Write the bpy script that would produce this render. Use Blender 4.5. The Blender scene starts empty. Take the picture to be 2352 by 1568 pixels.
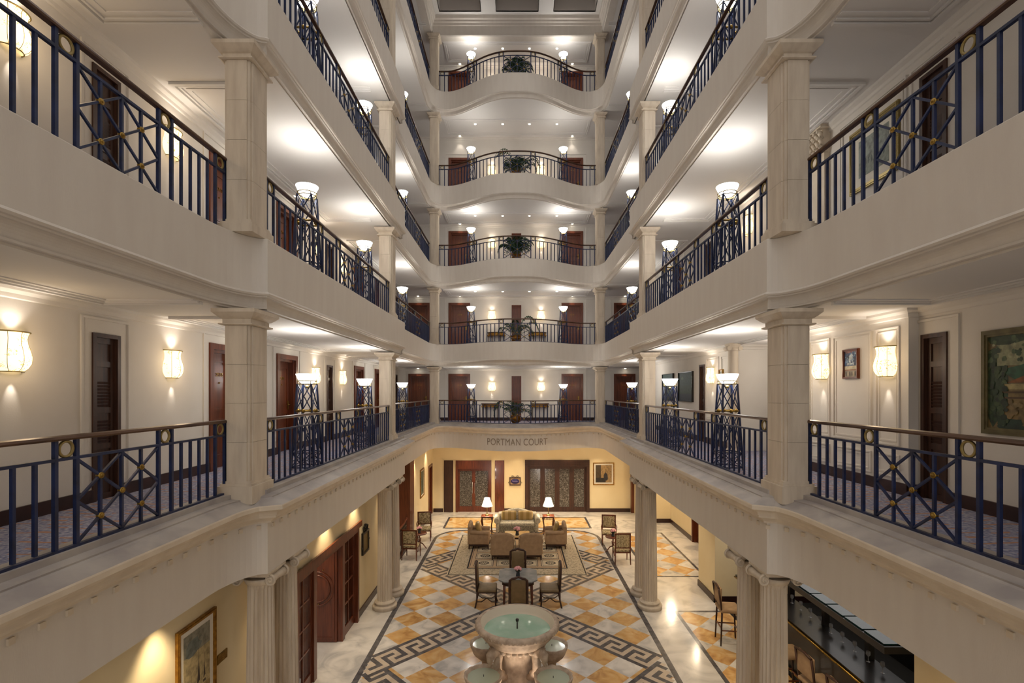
import bpy, bmesh, math, random
from math import pi, sin, cos, sqrt, radians
from mathutils import Vector, Matrix, geometry

# ------------------------------------------------------------------ camera, world, exposure
SC = bpy.context.scene
COL = SC.collection
EYE = 5.6
cd = bpy.data.cameras.new('camera'); cam = bpy.data.objects.new('camera', cd); COL.objects.link(cam)
cam.location = (0, 0, EYE); cam.rotation_euler = (pi/2, 0, 0)
cd.sensor_width = 36; cd.lens = 1150/2352*36
cd.shift_x = -12/2352; cd.shift_y = 115/2352; cd.clip_end = 200; cd.clip_start = 0.05
SC.camera = cam
SC.view_settings.view_transform = 'Standard'; SC.view_settings.look = 'None'
SC.view_settings.gamma = 1; SC.view_settings.exposure = 0.87
SC.view_settings.use_curve_mapping = False
SC.cycles.use_denoising = True
SC.cycles.max_bounces = 5; SC.cycles.diffuse_bounces = 3; SC.cycles.glossy_bounces = 2
SC.cycles.use_adaptive_sampling = True; SC.cycles.adaptive_threshold = .05
SC.cycles.transmission_bounces = 4; SC.cycles.sample_clamp_indirect = 4
W = bpy.data.worlds.new('world'); SC.world = W; W.use_nodes = True
W.node_tree.nodes['Background'].inputs[0].default_value = (1.0, 0.95, 0.91, 1)
W.node_tree.nodes['Background'].inputs[1].default_value = 0.68

LIGHTS = {}
def light(kind, loc, power, color=(1, .86, .68), size=.05, rot=(0, 0, 0), angle=1.2, blend=.6):
    key = (kind, power, color, size, angle, blend)
    if key not in LIGHTS:
        l = bpy.data.lights.new('lamp_light', kind); l.energy = power; l.color = color
        l.shadow_soft_size = size
        if kind == 'SPOT': l.spot_size = angle; l.spot_blend = blend
        LIGHTS[key] = l
    o = bpy.data.objects.new('lamp_light', LIGHTS[key]); COL.objects.link(o)
    o.location = loc; o.rotation_euler = rot
    return o
WARM = (1, .74, .46); SOFT = (1, .90, .79); COOL = (.96, .95, 1.0)
P_TORCH, P_SC_UP, P_SC_DN, P_SC_PT = 2.5, 5, 12, 3.0
P_DOOR, P_DOT, P_GROUND, P_TABLE = 9, 6, 130, 14

# ------------------------------------------------------------------ materials
def lin(c):
    return tuple(((v/255)/12.92 if v/255 <= .04045 else ((v/255+.055)/1.055)**2.4) for v in c)
def mat(name, c, rough=.6, metal=0, c2=None, scale=3.0, detail=4, stretch=(1, 1, 1), bump=0, bscale=40, emit=0, ecol=None, coat=0, lo=.35, hi=.65, spec=.5):
    m = bpy.data.materials.new(name); m.use_nodes = True
    nt = m.node_tree; b = nt.nodes['Principled BSDF']; N = nt.nodes.new; L = nt.links.new
    b.inputs['Base Color'].default_value = (*lin(c), 1)
    b.inputs['Roughness'].default_value = rough; b.inputs['Metallic'].default_value = metal
    b.inputs['Coat Weight'].default_value = coat; b.inputs['Coat Roughness'].default_value = .08
    b.inputs['Specular IOR Level'].default_value = spec
    g = None
    if c2 or bump:
        g = N('ShaderNodeNewGeometry'); mp = N('ShaderNodeMapping'); mp.inputs['Scale'].default_value = stretch
        L(g.outputs['Position'], mp.inputs['Vector'])
    if c2:
        n = N('ShaderNodeTexNoise'); n.inputs['Scale'].default_value = scale; n.inputs['Detail'].default_value = detail
        L(mp.outputs[0], n.inputs['Vector'])
        r = N('ShaderNodeValToRGB'); e = r.color_ramp.elements
        e[0].position = lo; e[0].color = (*lin(c), 1); e[1].position = hi; e[1].color = (*lin(c2), 1)
        L(n.outputs['Fac'], r.inputs[0]); L(r.outputs[0], b.inputs['Base Color'])
    if bump:
        n2 = N('ShaderNodeTexNoise'); n2.inputs['Scale'].default_value = bscale; L(mp.outputs[0], n2.inputs['Vector'])
        bp = N('ShaderNodeBump'); bp.inputs['Strength'].default_value = bump; bp.inputs['Distance'].default_value = .01
        L(n2.outputs['Fac'], bp.inputs['Height']); L(bp.outputs[0], b.inputs['Normal'])
    if emit:
        b.inputs['Emission Color'].default_value = (*lin(ecol or c), 1); b.inputs['Emission Strength'].default_value = emit
    return m
M = {}
M['plaster'] = mat('plaster_white', (226, 220, 211), .75, c2=(220, 213, 203), scale=1.5, bump=.08, bscale=60)
M['ceil'] = mat('ceiling_paint', (226, 222, 217), .7)
M['fascia'] = mat('fascia_plaster', (218, 210, 199), .6, c2=(214, 205, 194), scale=2.2, stretch=(3, 3, .5), bump=.1, bscale=50)
M['stone'] = mat('column_stone', (212, 198, 178), .55, c2=(190, 174, 154), scale=3.5, stretch=(3, 3, .5), bump=.15, bscale=30, lo=.42, hi=.8)
M['joint'] = mat('stone_joint', (165, 148, 128), .8)
M['ledge'] = mat('ledge_stone', (182, 174, 166), .45, c2=(158, 150, 146), scale=3, bump=.1, bscale=25)
M['cornice'] = mat('cornice_stone', (221, 207, 186), .55, c2=(210, 195, 174), scale=4)
M['worn'] = mat('cornice_ornament', (196, 180, 156), .7)
M['letter'] = mat('carved_letter', (150, 134, 116), .8)
M['navy'] = mat('navy_iron', (27, 43, 86), .42, .1, c2=(18, 29, 60), scale=8)
M['rail'] = mat('bronze_handrail', (96, 68, 48), .3, .35, c2=(66, 42, 28), scale=6, stretch=(.4, .4, 1))
M['brass'] = mat('brass', (170, 138, 66), .3, .85, c2=(128, 100, 44), scale=20)
M['brassd'] = mat('aged_brass', (150, 132, 84), .4, .7)
M['bowl'] = mat('lit_glass_bowl', (250, 248, 240), .3, emit=8.0, ecol=(255, 252, 244))
M['redwood'] = mat('mahogany', (114, 56, 30), .3, c2=(88, 40, 20), scale=4, stretch=(6, 6, .5), coat=.15)
M['darkwood'] = mat('dark_wood', (72, 42, 27), .5, c2=(52, 29, 18), scale=5, stretch=(6, 6, .5), coat=0)
M['base'] = mat('baseboard_wood', (56, 28, 20), .35, c2=(42, 20, 14), scale=4, coat=.2)
M['cream'] = mat('cream_wall', (239, 221, 180), .7, c2=(234, 214, 170), scale=1.2)
M['white_marble'] = None
M['olivef'] = mat('olive_frame', (112, 102, 62), .6, c2=(92, 82, 48), scale=10)
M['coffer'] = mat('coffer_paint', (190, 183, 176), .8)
M['black'] = mat('black_wood', (16, 13, 12), .3, c2=(28, 20, 17), scale=6, coat=.2)
M['gold'] = mat('gilt', (186, 140, 60), .35, .7, c2=(140, 98, 38), scale=15)
M['mattboard'] = mat('mount_board', (232, 226, 212), .8)
M['taupe'] = mat('taupe_velvet', (178, 148, 114), .85, c2=(164, 134, 102), scale=9, bump=.15, bscale=120)
M['olive'] = mat('olive_leather', (134, 112, 78), .5, c2=(118, 98, 66), scale=7)
M['sofa'] = mat('pale_floral_fabric', (206, 194, 168), .85, c2=(150, 140, 116), scale=16, lo=.45, hi=.7)
M['sofad'] = mat('grey_floral_fabric', (120, 110, 92), .85, c2=(176, 166, 140), scale=26, lo=.45, hi=.6)
M['floral'] = mat('tapestry_fabric', (196, 178, 140), .85, c2=(120, 104, 72), scale=24, lo=.42, hi=.62)
M['pillow'] = mat('gold_silk', (182, 152, 92), .55, c2=(160, 130, 74), scale=9)
M['shade'] = mat('pleated_lampshade', (246, 240, 226), .8, emit=.7, ecol=(255, 243, 220))
M['fstone'] = mat('fountain_stone', (206, 186, 164), .7, c2=(166, 146, 126), scale=7, bump=.6, bscale=22)
M['water'] = mat('pool_water', (150, 186, 160), .06, c2=(176, 200, 180), scale=2.5, spec=.6)
M['water2'] = mat('shell_water', (188, 198, 176), .06, spec=.6)
M['basin'] = mat('basin_lining', (222, 208, 188), .5)
M['leaf'] = mat('palm_green', (40, 74, 42), .5, c2=(24, 50, 30), scale=9)
M['stem'] = mat('palm_stem', (78, 92, 46), .6)
M['pot'] = mat('brass_pot', (160, 112, 46), .3, .8, c2=(110, 74, 30), scale=9)
M['soil'] = mat('soil', (44, 32, 24), .9)
M['pink'] = mat('pink_roses', (226, 152, 156), .7, c2=(240, 186, 186), scale=40, bump=.8, bscale=60)
M['glassvase'] = mat('smoked_vase', (60, 64, 70), .1)
M['greytop'] = mat('grey_marble_top', (150, 152, 152), .14, c2=(128, 132, 134), scale=5)
M['carpet'] = None
M['bluebd'] = mat('sign_blue', (44, 36, 92), .4)
M['lilac'] = mat('sign_script', (150, 136, 190), .5)
M['curtain'] = mat('white_panelling', (226, 220, 208), .7)
M['teal'] = mat('teal_glass', (16, 58, 56), .2, c2=(10, 30, 34), scale=14)
M['steel'] = mat('steel', (190, 190, 190), .25, 1)
M['mirror'] = mat('pale_glassware', (150, 150, 150), .1)
M['bulb'] = mat('downlight_lens', (255, 250, 240), .4, emit=9, ecol=(255, 246, 226))
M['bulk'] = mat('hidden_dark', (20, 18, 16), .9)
M['plum'] = mat('bottle_plum', (70, 34, 30), .15)
M['green_bottle'] = mat('bottle_green', (34, 62, 40), .15)
M['amber'] = mat('bottle_amber', (140, 86, 36), .15)

def nodes_mat(name, rough):
    m = bpy.data.materials.new(name); m.use_nodes = True; nt = m.node_tree
    b = nt.nodes['Principled BSDF']; b.inputs['Roughness'].default_value = rough
    return m, nt, b
def noise(nt, scale, detail=5, vec=None, dist=0):
    n = nt.nodes.new('ShaderNodeTexNoise'); n.inputs['Scale'].default_value = scale; n.inputs['Detail'].default_value = detail
    n.inputs['Distortion'].default_value = dist
    if vec: nt.links.new(vec, n.inputs['Vector'])
    return n.outputs['Fac']
def ramp(nt, fac, stops):
    r = nt.nodes.new('ShaderNodeValToRGB'); e = r.color_ramp.elements
    e[0].position = stops[0][0]; e[0].color = (*lin(stops[0][1]), 1); e[1].position = stops[-1][0]; e[1].color = (*lin(stops[-1][1]), 1)
    for p, c in stops[1:-1]:
        x = e.new(p); x.color = (*lin(c), 1)
    nt.links.new(fac, r.inputs[0]); return r.outputs[0]
def math_(nt, op, a, b=None):
    n = nt.nodes.new('ShaderNodeMath'); n.operation = op
    for i, v in enumerate((a, b)):
        if v is None: continue
        if isinstance(v, (int, float)): n.inputs[i].default_value = v
        else: nt.links.new(v, n.inputs[i])
    return n.outputs[0]
def mixc(nt, fac, a, b):
    n = nt.nodes.new('ShaderNodeMix'); n.data_type = 'RGBA'; nt.links.new(fac, n.inputs[0])
    for s, v in ((6, a), (7, b)):
        if isinstance(v, tuple): n.inputs[s].default_value = (*lin(v), 1)
        else: nt.links.new(v, n.inputs[s])
    return n.outputs[2]
def sep(nt):
    g = nt.nodes.new('ShaderNodeNewGeometry'); s = nt.nodes.new('ShaderNodeSeparateXYZ')
    nt.links.new(g.outputs['Position'], s.inputs[0]); return g.outputs['Position'], s.outputs
WHITE_ST = [(.3, (178, 174, 170)), (.48, (214, 208, 200)), (.7, (232, 226, 218))]
YEL_ST = [(.3, (180, 132, 82)), (.5, (216, 170, 108)), (.7, (230, 196, 146))]
# plain white marble
m, nt, b = nodes_mat('white_marble', .14); pos, s = sep(nt)
nt.links.new(ramp(nt, noise(nt, 1.6, 8, pos, 1.2), WHITE_ST), b.inputs['Base Color']); M['white_marble'] = m
# checker of white and yellow marble laid diagonally
m, nt, b = nodes_mat('checker_marble', .13); pos, s = sep(nt)
ax = math_(nt, 'ABSOLUTE', s[0])
u = math_(nt, 'DIVIDE', math_(nt, 'SUBTRACT', ax, 1.775), .85)
v = math_(nt, 'DIVIDE', math_(nt, 'SUBTRACT', s[1], 14.05), .85)
S = math_(nt, 'ROUND', math_(nt, 'ADD', u, v)); T_ = math_(nt, 'ROUND', math_(nt, 'SUBTRACT', u, v))
par = math_(nt, 'ABSOLUTE', math_(nt, 'MODULO', math_(nt, 'ADD', S, T_), 2.0))
par = math_(nt, 'GREATER_THAN', par, .5)
cell = nt.nodes.new('ShaderNodeCombineXYZ'); nt.links.new(S, cell.inputs[0]); nt.links.new(T_, cell.inputs[1])
wn = nt.nodes.new('ShaderNodeTexWhiteNoise'); nt.links.new(cell.outputs[0], wn.inputs['Vector'])
off = nt.nodes.new('ShaderNodeVectorMath'); off.operation = 'MULTIPLY_ADD'
nt.links.new(wn.outputs['Color'], off.inputs[0]); off.inputs[1].default_value = (9, 9, 9); nt.links.new(pos, off.inputs[2])
wv = ramp(nt, noise(nt, 2.0, 8, off.outputs[0], 1.4), WHITE_ST)
yv = ramp(nt, noise(nt, 2.4, 8, off.outputs[0], 1.4), YEL_ST)
colr = mixc(nt, par, yv, wv)
hs = nt.nodes.new('ShaderNodeHueSaturation'); nt.links.new(colr, hs.inputs['Color'])
nt.links.new(math_(nt, 'ADD', math_(nt, 'MULTIPLY', wn.outputs['Value'], .22), .86), hs.inputs['Value'])
nt.links.new(hs.outputs[0], b.inputs['Base Color']); M['checker'] = m
m, nt, b = nodes_mat('yellow_marble', .13); pos, s = sep(nt)
nt.links.new(ramp(nt, noise(nt, 1.7, 8, pos, 1.6), [(.32, (206, 150, 84)), (.5, (232, 194, 132)), (.68, (236, 218, 184))]), b.inputs['Base Color']); M['yellow_marble'] = m
M['dark_marble'] = mat('dark_marble', (72, 70, 74), .16, c2=(100, 98, 100), scale=7)
M['beige_marble'] = mat('beige_marble', (206, 190, 170), .15, c2=(190, 172, 152), scale=5)
# gallery carpet: blue grey weave with scattered orange dashes
m, nt, b = nodes_mat('gallery_carpet', .95); pos, s = sep(nt)
f = noise(nt, 26, 3, pos); c0 = ramp(nt, f, [(.35, (104, 108, 140)), (.5, (140, 142, 166)), (.68, (178, 176, 188))])
w = nt.nodes.new('ShaderNodeTexWave'); w.inputs['Scale'].default_value = 2.1; w.inputs['Distortion'].default_value = 4; w.wave_profile = 'SIN'; w.bands_direction = 'Y'
nt.links.new(pos, w.inputs['Vector'])
k = math_(nt, 'MULTIPLY', math_(nt, 'GREATER_THAN', w.outputs['Fac'], .86), math_(nt, 'GREATER_THAN', noise(nt, 5, 2, pos), .5))
nt.links.new(mixc(nt, k, c0, (172, 128, 104)), b.inputs['Base Color']); M['carpet'] = m
# sconce shade: lit parchment, brighter low down where the bulb sits is real light; pattern is ink sprigs
m, nt, b = nodes_mat('parchment_shade', .8); pos, s = sep(nt)
k = math_(nt, 'MULTIPLY', math_(nt, 'GREATER_THAN', noise(nt, 42, 2, pos, 1.5), .58), math_(nt, 'GREATER_THAN', noise(nt, 9, 1, pos), .5))
cc = mixc(nt, k, (255, 236, 186), (196, 156, 96))
nt.links.new(cc, b.inputs['Base Color']); nt.links.new(cc, b.inputs['Emission Color']); b.inputs['Emission Strength'].default_value = .85
M['parch'] = m
# etched glass
m, nt, b = nodes_mat('etched_glass', .2); pos, s = sep(nt)
nt.links.new(ramp(nt, noise(nt, 26, 6, pos, 2), [(.4, (40, 34, 30)), (.52, (84, 78, 72)), (.66, (158, 154, 148))]), b.inputs['Base Color'])
M['etched'] = m
# clear pane
m, nt, b = nodes_mat('clear_glass', .03); b.inputs['Transmission Weight'].default_value = 1; b.inputs['IOR'].default_value = 1.05
b.inputs['Base Color'].default_value = (.9, .9, .88, 1); M['glass'] = m
# striped sofa cushions
m, nt, b = nodes_mat('striped_silk', .6); pos, s = sep(nt)
st = math_(nt, 'GREATER_THAN', math_(nt, 'SINE', math_(nt, 'MULTIPLY', s[0], 26)), .0)
nt.links.new(mixc(nt, st, (170, 140, 78), (196, 164, 112)), b.inputs['Base Color']); M['stripe'] = m
# patterned border of rug
M['rugbase'] = mat('rug_ground', (204, 176, 142), .9, c2=(194, 164, 130), scale=30)
M['rugborder'] = mat('rug_vine_border', (200, 184, 156), .9, c2=(160, 146, 122), scale=16, lo=.5, hi=.58)
M['rugdark'] = mat('rug_dark', (46, 40, 40), .9)
M['rugcream'] = mat('rug_cream', (216, 200, 170), .9)

# ------------------------------------------------------------------ mesh builder
class MB:
    def __init__(s): s.v = []; s.f = []; s.m = []; s.sm = []
    def add(s, vs, fs, mi=0, smooth=False):
        n = len(s.v); s.v += [tuple(v) for v in vs]
        for f in fs: s.f.append([i+n for i in f]); s.m.append(mi); s.sm.append(smooth)
        return s
    def box(s, x0, x1, y0, y1, z0, z1, mi=0):
        vs = [(x, y, z) for z in (z0, z1) for y in (y0, y1) for x in (x0, x1)]
        return s.add(vs, [(0, 2, 3, 1), (4, 5, 7, 6), (0, 1, 5, 4), (2, 6, 7, 3), (0, 4, 6, 2), (1, 3, 7, 5)], mi)
    def bar(s, p, q, w, h=None, mi=0, up=(0, 0, 1)):
        p = Vector(p); q = Vector(q); h = h or w; d = (q-p).normalized(); u = Vector(up)
        if abs(d.dot(u)) > .98: u = Vector((0, 1, 0))
        a = d.cross(u).normalized()*w/2; b2 = a.cross(d).normalized()*h/2
        vs = [p-a-b2, p+a-b2, p+a+b2, p-a+b2, q-a-b2, q+a-b2, q+a+b2, q-a+b2]
        return s.add(vs, [(0, 3, 2, 1), (4, 5, 6, 7), (0, 1, 5, 4), (1, 2, 6, 5), (2, 3, 7, 6), (3, 0, 4, 7)], mi)
    def tube(s, pts, r, n=8, mi=0, cap=True, closed=False):
        pts = [Vector(p) for p in pts]; k = len(pts); rr = r if isinstance(r, (list, tuple)) else [r]*k
        vs = []; prev = None
        for i, p in enumerate(pts):
            if closed: d = pts[(i+1) % k]-pts[i-1]
            else: d = pts[min(i+1, k-1)]-pts[max(i-1, 0)]
            d.normalize()
            if prev is None:
                a = d.cross(Vector((0, 0, 1)))
                if a.length < .05: a = d.cross(Vector((0, 1, 0)))
            else: a = prev-d*prev.dot(d)
            a.normalize(); prev = a; b2 = d.cross(a)
            for j in range(n):
                t = 2*pi*j/n; vs.append(p+(a*cos(t)+b2*sin(t))*rr[i])
        fs = []
        for i in range(k if closed else k-1):
            i2 = (i+1) % k
            for j in range(n): fs.append((i*n+j, i*n+(j+1) % n, i2*n+(j+1) % n, i2*n+j))
        s.add(vs, fs, mi, True)
        if cap and not closed:
            n0 = len(s.v)-k*n
            s.f.append([n0+j for j in range(n)][::-1]); s.m.append(mi); s.sm.append(False)
            s.f.append([n0+(k-1)*n+j for j in range(n)]); s.m.append(mi); s.sm.append(False)
        return s
    def lathe(s, prof, n=24, c=(0, 0, 0), mi=0, a0=0, a1=2*pi, smooth=True, sx=1, sy=1, cap=False):
        full = abs(a1-a0-2*pi) < 1e-6; k = n if full else n+1; vs = []
        for r, z in prof:
            for j in range(k):
                t = a0+(a1-a0)*j/n; vs.append((c[0]+r*cos(t)*sx, c[1]+r*sin(t)*sy, c[2]+z))
        fs = []
        for i in range(len(prof)-1):
            for j in range(n):
                j2 = (j+1) % k; fs.append((i*k+j, i*k+j2, (i+1)*k+j2, (i+1)*k+j))
        s.add(vs, fs, mi, smooth)
        if cap:
            n0 = len(s.v)-len(vs)
            for i, rev in ((0, True), (len(prof)-1, False)):
                f = [n0+i*k+j for j in range(k)]; s.f.append(f[::-1] if rev else f); s.m.append(mi); s.sm.append(False)
        return s
    def flute(s, r0, r1, z0, z1, nf=20, depth=.012, c=(0, 0)):
        n = nf*4; vs = []
        lv = [(z0, r0, 0), (z0+.06, r0, 1), (z0+(z1-z0)*.35, r0-(r0-r1)*.2, 1), (z1-.06, r1, 1), (z1, r1, 0)]
        for z, r, k in lv:
            for j in range(n):
                q = j % 4; d = depth*k*(0, .75, 1.15, .75)[q]; t = 2*pi*j/n
                vs.append((c[0]+(r-d*1.6)*cos(t), c[1]+(r-d*1.6)*sin(t), z))
        fs = [(i*n+j, i*n+(j+1) % n, (i+1)*n+(j+1) % n, (i+1)*n+j) for i in range(len(lv)-1) for j in range(n)]
        return s.add(vs, fs, 0, False)
    def ball(s, c, r, n=12, mi=0, sq=(1, 1, 1)):
        prof = [(max(1e-4, sin(pi*i/8)), -cos(pi*i/8)) for i in range(9)]
        vs = []; fs = []
        for a, z in prof:
            for j in range(n):
                t = 2*pi*j/n; vs.append((c[0]+r*a*cos(t)*sq[0], c[1]+r*a*sin(t)*sq[1], c[2]+r*z*sq[2]))
        for i in range(8):
            for j in range(n): fs.append((i*n+j, i*n+(j+1) % n, (i+1)*n+(j+1) % n, (i+1)*n+j))
        return s.add(vs, fs, mi, True)
    def prism(s, poly, z0, z1, mi=0):
        n = len(poly); vs = [(x, y, z0) for x, y in poly]+[(x, y, z1) for x, y in poly]
        fs = [tuple(range(n))[::-1], tuple(range(n, 2*n))]+[(i, (i+1) % n, n+(i+1) % n, n+i) for i in range(n)]
        return s.add(vs, fs, mi)
    def prismv(s, poly, y0, y1, mi=0):      # outline in x,z extruded along y
        n = len(poly); vs = [(x, y0, z) for x, z in poly]+[(x, y1, z) for x, z in poly]
        fs = [tuple(range(n)), tuple(range(n, 2*n))[::-1]]+[(i, n+i, n+(i+1) % n, (i+1) % n) for i in range(n)]
        return s.add(vs, fs, mi)
    def rbox(s, c, size, r=.03, seg=3, mi=0, rot=None, puff=0):
        bm = bmesh.new(); bmesh.ops.create_cube(bm, size=1)
        for v in bm.verts: v.co = Vector((v.co.x*size[0], v.co.y*size[1], v.co.z*size[2]))
        bmesh.ops.bevel(bm, geom=list(bm.edges), offset=r, segments=seg, profile=.5, affect='EDGES')
        if puff:
            bmesh.ops.subdivide_edges(bm, edges=[e for e in bm.edges if e.calc_length() > min(size)*.5], cuts=4, use_grid_fill=True)
            for v in bm.verts:
                fx = 1-(2*v.co.x/size[0])**2; fy = 1-(2*v.co.y/size[1])**2; fz = 1-(2*v.co.z/size[2])**2
                k = min(size)
                if size[0] == k: v.co.x *= 1+puff*max(0, fy)*max(0, fz)
                elif size[1] == k: v.co.y *= 1+puff*max(0, fx)*max(0, fz)
                else: v.co.z *= 1+puff*max(0, fx)*max(0, fy)
        R = rot or Matrix.Identity(3); C = Vector(c); bm.verts.ensure_lookup_table()
        vs = [R @ v.co+C for v in bm.verts]; fs = [[v.index for v in f.verts] for f in bm.faces]
        bm.free(); return s.add(vs, fs, mi, True)
    def sweep(s, path, prof, mi=0, closed=True, cap=True, smooth=False):
        k = len(prof); vs = []; N = len(path)
        for i, (x, y) in enumerate(path):
            nx, ny, sc = pnormal(path, i)
            for o, z in prof: vs.append((x+nx*o*sc, y+ny*o*sc, z))
        fs = []; kk = k if closed else k-1
        for i in range(N-1):
            for j in range(kk): fs.append((i*k+j, (i+1)*k+j, (i+1)*k+(j+1) % k, i*k+(j+1) % k))
        s.add(vs, fs, mi, smooth)
        if cap and closed:
            n0 = len(s.v)-len(vs)
            s.f.append([n0+j for j in range(k)]); s.m.append(mi); s.sm.append(False)
            s.f.append([n0+(N-1)*k+j for j in range(k)][::-1]); s.m.append(mi); s.sm.append(False)
        return s
    def polyfill(s, rings, z, up=True, mi=0):
        pts = [Vector((x, y, 0)) for x, y in rings]; tri = geometry.tessellate_polygon([pts])
        fs = []
        for t in tri:
            a, b2, c = (pts[i] for i in t); ccw = (b2-a).cross(c-a).z > 0
            fs.append(tuple(t) if ccw == up else tuple(t[::-1]))
        return s.add([(x, y, z) for x, y in rings], fs, mi)
    def xf(s, mtx):
        s.v = [tuple(mtx @ Vector(v)) for v in s.v]; return s
    def mesh(s, name, mats):
        me = bpy.data.meshes.new(name); me.from_pydata(s.v, [], s.f)
        for m_ in (mats if isinstance(mats, (list, tuple)) else [mats]): me.materials.append(M[m_] if isinstance(m_, str) else m_)
        me.polygons.foreach_set('material_index', s.m); me.polygons.foreach_set('use_smooth', s.sm)
        me.update(); return me
    def put(s, name, mats, parent=None, loc=(0, 0, 0), rotz=0):
        return link(name, s.mesh(name, mats), parent, loc, rotz)
def pnormal(path, i):
    N = len(path)
    def nrm(a, b2):
        dx, dy = b2[0]-a[0], b2[1]-a[1]; l = sqrt(dx*dx+dy*dy) or 1; return (dy/l, -dx/l)
    if i == 0: n = nrm(path[0], path[1]); return (*n, 1)
    if i == N-1: n = nrm(path[-2], path[-1]); return (*n, 1)
    a = nrm(path[i-1], path[i]); b2 = nrm(path[i], path[i+1]); x, y = a[0]+b2[0], a[1]+b2[1]; l = sqrt(x*x+y*y) or 1
    x /= l; y /= l; c = x*a[0]+y*a[1]; return (x, y, 1/max(.35, c))
def link(name, me, parent=None, loc=(0, 0, 0), rotz=0):
    o = bpy.data.objects.new(name, me); COL.objects.link(o); o.location = loc; o.rotation_euler = (0, 0, rotz)
    if parent: o.parent = parent
    return o
def thing(name, label, cat, loc=(0, 0, 0), rotz=0, group=None, kind=None):
    o = bpy.data.objects.new(name, None); COL.objects.link(o); o.empty_display_size = .1
    o.location = loc; o.rotation_euler = (0, 0, rotz); return tag(o, label, cat, group, kind)
def tag(o, label, cat, group=None, kind=None):
    o['label'] = label; o['category'] = cat
    if group: o['group'] = group
    if kind: o['kind'] = kind
    return o
def struct(o, label, cat): return tag(o, label, cat, None, 'structure')
KIDS = {}
def dup(root, loc, rotz, label, group=None, scale=None):
    def cp(o, par):
        c = o.copy(); COL.objects.link(c)
        if par: c.parent = par
        for ch in o.children: cp(ch, c)
        return c
    r = cp(root, None); r.location = loc; r.rotation_euler = (0, 0, rotz); r['label'] = label
    if group: r['group'] = group
    if scale: r.scale = (scale,)*3
    return r
def textmesh(txt, size, ext, mats, spacing=1.0):
    cu = bpy.data.curves.new('t', 'FONT'); cu.body = txt; cu.size = size; cu.extrude = ext; cu.align_x = 'CENTER'; cu.align_y = 'CENTER'; cu.space_character = spacing
    o = bpy.data.objects.new('t', cu); COL.objects.link(o); bpy.context.view_layer.update()
    me = bpy.data.meshes.new_from_object(o); bpy.data.objects.remove(o); bpy.data.curves.remove(cu)
    me.materials.clear(); me.materials.append(M[mats]); return me
TXT = {}

# ------------------------------------------------------------------ plan
LV = {1: (EYE-1.269, EYE+1.02), 2: (EYE+1.972, EYE+4.30), 3: (EYE+5.248, EYE+7.58), 4: (EYE+8.60, EYE+11.56), 5: (EYE+12.55, EYE+14.83)}
ORD = {1: 'first', 2: 'second', 3: 'third', 4: 'fourth', 5: 'top'}
def zb(n): return LV[n][0]
def ct(n): return LV[n][1]
def flo(n): return zb(n)-.06
WX = 5.1; BY = 22.9; RX = 5.75
def backcurve(x):
    t = min(1, abs(x)/2.97); return 20.95-1.27*(.5+.5*cos(pi*t**1.3))
def half_outline():
    p = [(-3.55, -8.0), (-3.55, 5.75)]
    for i in range(1, 11): a = pi/2*i/10; p.append((-3.55+.31*(1-cos(a)), 5.75+.7*sin(a)))
    p.append((-3.22, 6.46)); p.append((-3.22, 14.34))
    for i in range(10, -1, -1): a = pi/2*i/10; p.append((-3.55+.31*(1-cos(a)), 15.05-.7*sin(a)))
    p.append((-3.55, 20.2))
    for i in range(1, 9): a = pi/2*i/9; p.append((-3.55+.58*(1-cos(a)), 20.2+.75*sin(a)))
    for i in range(0, 22): x = -2.97+2.97*i/22; p.append((x, backcurve(x)))
    return p
HO = half_outline(); OUT = HO+[(0, backcurve(0))]+[(-x, y) for x, y in HO[::-1]]
def offset(path, o):
    r = []
    for i, (x, y) in enumerate(path):
        nx, ny, sc = pnormal(path, i); r.append((x+nx*o*sc, y+ny*o*sc))
    return r
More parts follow.
